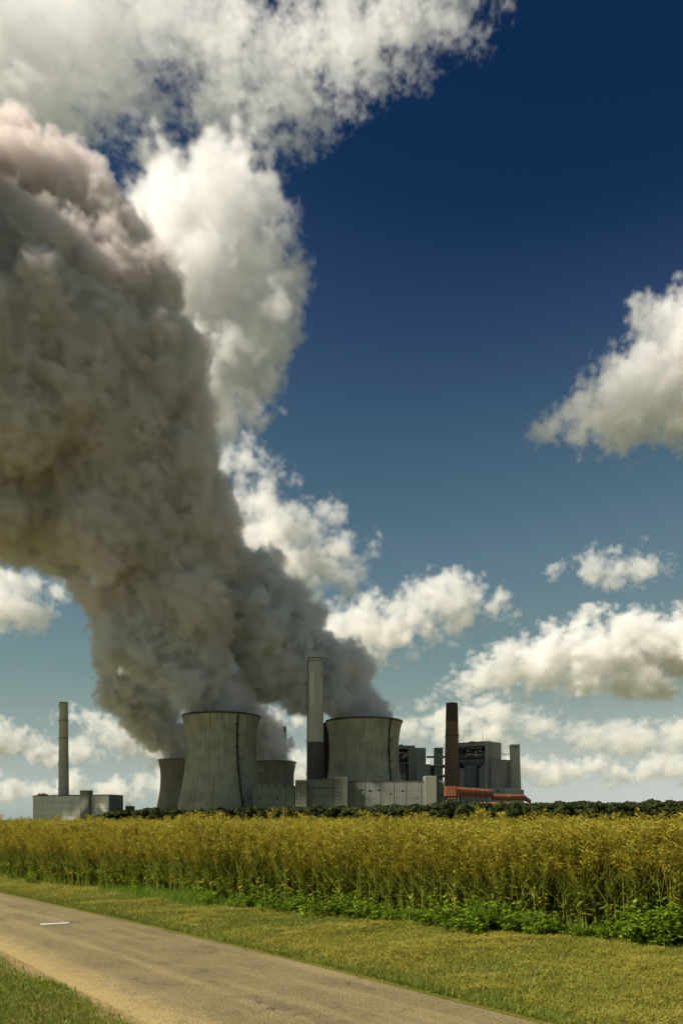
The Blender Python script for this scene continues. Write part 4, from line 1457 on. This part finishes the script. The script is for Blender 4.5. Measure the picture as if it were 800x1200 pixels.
    print('##', name, n, round(dens.size / 1e6, 2), 'M', round(float(dens.mean()), 3))
    return tag(ob, label, cat, group)


if CLOUDS:
    ST = vol_mat('steam', (.962, .940, .938), .12, .0)
    ST2 = vol_mat('steam_bank', (.960, .897, .860), .085, .0)
    G1 = 'steam plumes of the cooling towers'
    kw = dict(amp=7, lmax=40, edge=4.5, billow=1.5, kids=(8, 2), ksize=(.46, .68), kdist=(.6, .86), group=G1, blend=2.5)
    cloud('steam_plume', 'grey steam plume boiling out of the tall pale cooling tower at left', 'steam',
          [(259, 852, 1000, 24), (259, 839, 1000, 28), (254, 820, 998, 34), (244, 800, 995, 38), (222, 785, 990, 40), (196, 768, 985, 44), (180, 740, 980, 48), (222, 750, 990, 36)], 2.3, ST, 13, seed=1, **kw)
    cloud('steam_plume', 'grey steam plume leaning left from the wide right cooling tower', 'steam',
          [(426, 856, 1030, 24), (426, 844, 1030, 28), (416, 826, 1031, 32), (400, 800, 1032, 32), (388, 778, 1034, 28), (360, 796, 1036, 34), (352, 774, 1036, 38), (322, 775, 1038, 46), (345, 738, 1038, 30), (302, 738, 1036, 50), (292, 698, 1030, 38), (255, 715, 1025, 48), (340, 706, 1030, 26), (352, 722, 1030, 24), (306, 668, 1022, 24), (408, 778, 1030, 24), (378, 762, 1030, 24), (262, 676, 1020, 34)],
          2.3, ST, 13, seed=2, **kw)
    kw.update(lmax=90, edge=9, billow=7)
    kw.update(amp=13)
    cloud('steam_plume', 'ragged steam plume from the dark cooling tower at the far left rear', 'steam',
          [(213, 896, 1640, 14), (212, 885, 1640, 17), (204, 870, 1635, 21), (188, 852, 1610, 27), (168, 832, 1560, 32), (154, 805, 1520, 32), (146, 772, 1480, 32), (160, 745, 1450, 38), (138, 722, 1440, 30),
           (120, 680, 1430, 36), (80, 640, 1420, 40), (20, 610, 1410, 50), (-50, 580, 1400, 58), (-120, 545, 1390, 64), (-190, 510, 1380, 66)], 4.2, ST, 20, seed=3, **kw)  # far-left blobs added out of view to shade this plume
    kw.update(amp=14)
    cloud('steam_plume', 'small steam plume from the dark rear cooling tower between tower and chimney', 'steam',
          [(320.8, 900, 1660, 14), (320, 888, 1658, 16), (312, 872, 1655, 21), (300, 856, 1650, 25), (284, 840, 1645, 28), (266, 828, 1640, 30)], 3.6, ST, 19, seed=4, **kw)
    cloud('steam_bank', 'huge brown-grey steam bank billowing up and out of frame at left', 'steam',
          [(212, 705, 985, 58), (165, 712, 980, 46), (132, 700, 975, 30), (240, 655, 980, 44), (190, 645, 975, 62), (226, 596, 970, 50), (258, 606, 968, 26), (262, 580, 968, 18), (246, 640, 968, 30), (155, 585, 960, 74), (85, 575, 950, 64), (15, 580, 940, 64), (-50, 570, 930, 74),
           (212, 535, 960, 46), (130, 510, 945, 84), (40, 500, 930, 92), (-40, 480, 920, 100), (192, 458, 945, 52), (100, 425, 930, 92), (5, 415, 920, 96), (-80, 400, 910, 110), (200, 392, 935, 30), (222, 478, 945, 26), (216, 430, 940, 22), (178, 318, 925, 24), (140, 340, 930, 58), (60, 325, 920, 78),
           (-10, 300, 910, 86), (116, 255, 920, 40), (64, 232, 915, 48), (5, 222, 910, 58), (-70, 250, 905, 84), (148, 292, 925, 30), (95, 205, 915, 24), (40, 190, 912, 26), (70, 648, 950, 13), (20, 645, 945, 16), (45, 668, 948, 9), (95, 690, 960, 12),
           (-150, 470, 930, 130), (-180, 330, 930, 130), (-280, 420, 930, 150), (-330, 300, 930, 140), (-420, 400, 930, 160), (-150, 330, 820, 120), (-260, 250, 800, 150), (-60, 430, 850, 90), (-160, 480, 850, 110), (-20, 350, 870, 70), (-112, 112, 790, 58)],  # unseen blobs beyond the left edge, added to shade the visible bank
          2.9, ST2, 15, seed=5, amp=8, lmax=50, edge=5, billow=1.5, kids=(7, 2), ksize=(.48, .7), kdist=(.64, .9), blend=4)

    WH = vol_mat('cloud_near', (.99, .98, .965), .026, .1)
    WF = vol_mat('cloud_far', (.99, .98, .955), .018, .1)
    WD = vol_mat('cloud_horizon', (.99, .98, .945), .0075, .1)
    TH = vol_mat('cloud_high', (.998, .995, .988), .020, .3)
    GC = 'cumulus clouds'
    cloud('cloud', 'bright towering cumulus rising behind the brown steam bank', 'cloud',
          [(205, 222, 1500, 32), (265, 212, 1500, 34), (303, 235, 1500, 28), (334, 268, 1500, 15), (260, 270, 1500, 54), (312, 305, 1500, 34), (250, 345, 1500, 54), (302, 385, 1500, 38), (322, 350, 1500, 24), (270, 420, 1500, 40), (230, 440, 1500, 40), (180, 260, 1500, 30), (190, 330, 1500, 60)],
          4.6, WH, 22, seed=11, amp=26, lmax=140, edge=22, billow=12, group=GC, beta=3.6)
    cloud('cloud', 'small bright cumulus tuft below the towering one at the steam edge', 'cloud',
          [(262, 482, 1700, 26), (292, 474, 1700, 24), (318, 470, 1700, 11), (235, 490, 1700, 30)], 5, WH, 22, seed=12, amp=26, lmax=110, edge=24, group=GC, beta=3.6, billow=10)
    cloud('cloud', 'ragged white cumulus right of the steam column, above the tall chimney', 'cloud',
          [(282, 542, 2500, 16), (322, 560, 2500, 13), (300, 590, 2500, 20), (312, 625, 2500, 34), (350, 632, 2500, 28), (280, 645, 2500, 36), (335, 665, 2500, 36), (378, 658, 2500, 22), (402, 678, 2500, 11), (345, 698, 2500, 24), (425, 640, 2500, 5), (380, 600, 2500, 9)],
          7, WF, 34, seed=13, amp=60, lmax=220, edge=40, group=GC, beta=3.5, billow=14)
    cloud('cloud', 'flat drifting cloud bank between chimney top and right edge of steam', 'cloud',
          [(392, 745, 3500, 27), (428, 738, 3500, 29), (466, 740, 3500, 26), (500, 745, 3500, 16), (486, 712, 3500, 19), (512, 698, 3500, 22), (545, 699, 3500, 21), (578, 711, 3500, 13), (602, 717, 3500, 6), (420, 762, 3500, 20), (530, 725, 3500, 14), (455, 715, 3500, 14)],
          9, WF, 45, seed=14, amp=62, lmax=280, edge=48, group=GC, beta=3.6, billow=18)
    cloud('cloud', 'large bright cloud cut by the right edge, high in the blue', 'cloud',
          [(636, 503, 1900, 9), (690, 490, 1900, 28), (732, 470, 1900, 42), (775, 440, 1900, 46), (820, 415, 1900, 60), (790, 485, 1900, 30), (860, 440, 1900, 70), (628, 515, 1900, 6), (645, 490, 1900, 6)],
          5.2, WH, 25, seed=15, amp=40, lmax=170, edge=30, group=GC, beta=3.4, billow=12, flat=PZ(522, 1900))
    cloud('cloud', 'pair of small white puffs at the right, below the large high cloud', 'cloud',
          [(651, 666, 3200, 7), (698, 668, 3200, 17), (724, 679, 3200, 14), (755, 664, 3200, 17), (738, 676, 3200, 12), (785, 660, 3200, 7)], 8, WF, 40, seed=16, amp=46, lmax=180, edge=34, group=GC, billow=10, flat=PZ(690, 3200))
    cloud('cloud', 'broad flat-based cloud at the right, above the boiler houses', 'cloud',
          [(545, 798, 4700, 15), (590, 786, 4700, 27), (645, 775, 4700, 34), (705, 768, 4700, 38), (762, 758, 4700, 40), (820, 760, 4700, 50), (640, 744, 4700, 12), (690, 729, 4700, 12), (725, 730, 4700, 14), (880, 760, 4700, 55), (680, 800, 4700, 24), (750, 800, 4700, 26)],
          12.5, WF, 62, seed=17, amp=105, lmax=420, edge=75, group=GC, zs=.75, beta=3.4, billow=24, zf=.7, flat=PZ(818, 4700))
    cloud('cloud', 'upper layer of the low cloud bank behind brown chimney and boiler houses', 'cloud',
          [(455, 866, 7500, 14), (480, 858, 7500, 16), (530, 850, 7500, 22), (582, 840, 7500, 22), (570, 866, 7500, 26), (630, 852, 7500, 22), (690, 864, 7500, 24), (740, 868, 7500, 22), (800, 858, 7500, 24), (850, 860, 7500, 30), (470, 824, 7500, 5), (500, 823, 7500, 6)],
          18, WD, 95, seed=18, amp=150, lmax=700, edge=110, group=GC, zs=.7, beta=3.4, billow=35, zf=.7, flat=PZ(884, 7500))
    cloud('cloud', 'lower distant layer of the cloud bank at right, just over the horizon', 'cloud',
          [(x, 903 + 7 * math.sin(x * .07), 12000, 15 + 5 * math.sin(x * .13)) for x in range(440, 880, 26)], 30, WD, 160, seed=24, amp=170, lmax=900, edge=140, group=GC, zs=.7, billow=60, flat=PZ(922, 12000))
    cloud('cloud', 'low row of cumulus on the horizon behind the slim left chimney', 'cloud',
          [(-20, 865, 9000, 26), (20, 868, 9000, 17), (52, 882, 9000, 17), (90, 838, 9000, 9), (120, 852, 9000, 16), (150, 868, 9000, 19), (185, 880, 9000, 18), (100, 882, 9000, 15), (60, 838, 9000, 4)],
          20, WD, 100, seed=19, amp=120, lmax=500, edge=85, group=GC, zs=.85, billow=40, flat=PZ(902, 9000))
    cloud('cloud', 'second, lower cumulus row at left just above the grey block', 'cloud',
          [(x, 925 - 5 * math.sin(x * .08), 11500, 13 + 4 * math.sin(x * .17)) for x in range(-30, 420, 22)], 28, WD, 150, seed=25, amp=140, lmax=700, edge=120, group=GC, zs=.8, billow=50, flat=PZ(940, 11500))
    cloud('cloud', 'pale cloud showing between the rear tower and the tall grey chimney', 'cloud',
          [(335, 905, 9500, 16), (355, 893, 9500, 15), (330, 846, 9500, 9), (350, 845, 9500, 8), (385, 900, 9500, 16)], 22, WD, 110, seed=20, amp=110, lmax=500, edge=80, group=GC, zs=.85, billow=40)
    cloud('cloud', 'white cloud peeping under the steam bank at the left edge', 'cloud',
          [(-20, 705, 3000, 28), (15, 712, 3000, 22), (50, 716, 3000, 14), (30, 690, 3000, 16), (88, 662, 3000, 12), (70, 690, 3000, 10)], 8, WF, 40, seed=21, amp=48, lmax=220, edge=40, group=GC, billow=12)
    cloud('cloud', 'wide torn white cloud across the top left, brightest in the corner', 'cloud',
          [(10, 40, 1650, 74), (95, 25, 1650, 66), (50, 112, 1650, 42), (185, 10, 1650, 46), (275, 95, 1650, 32), (300, 60, 1650, 34), (345, 55, 1650, 40), (310, 130, 1650, 26), (405, 42, 1650, 40), (350, 105, 1650, 26), (465, 8, 1650, 34), (530, -12, 1650, 28), (245, 145, 1650, 20), (180, 185, 1650, 14), (250, 20, 1650, 34), (-60, 60, 1650, 80), (225, 60, 1650, 20)],
          5, TH, 28, seed=23, amp=74, lmax=150, edge=50, beta=3.0, group=GC, zf=.55)
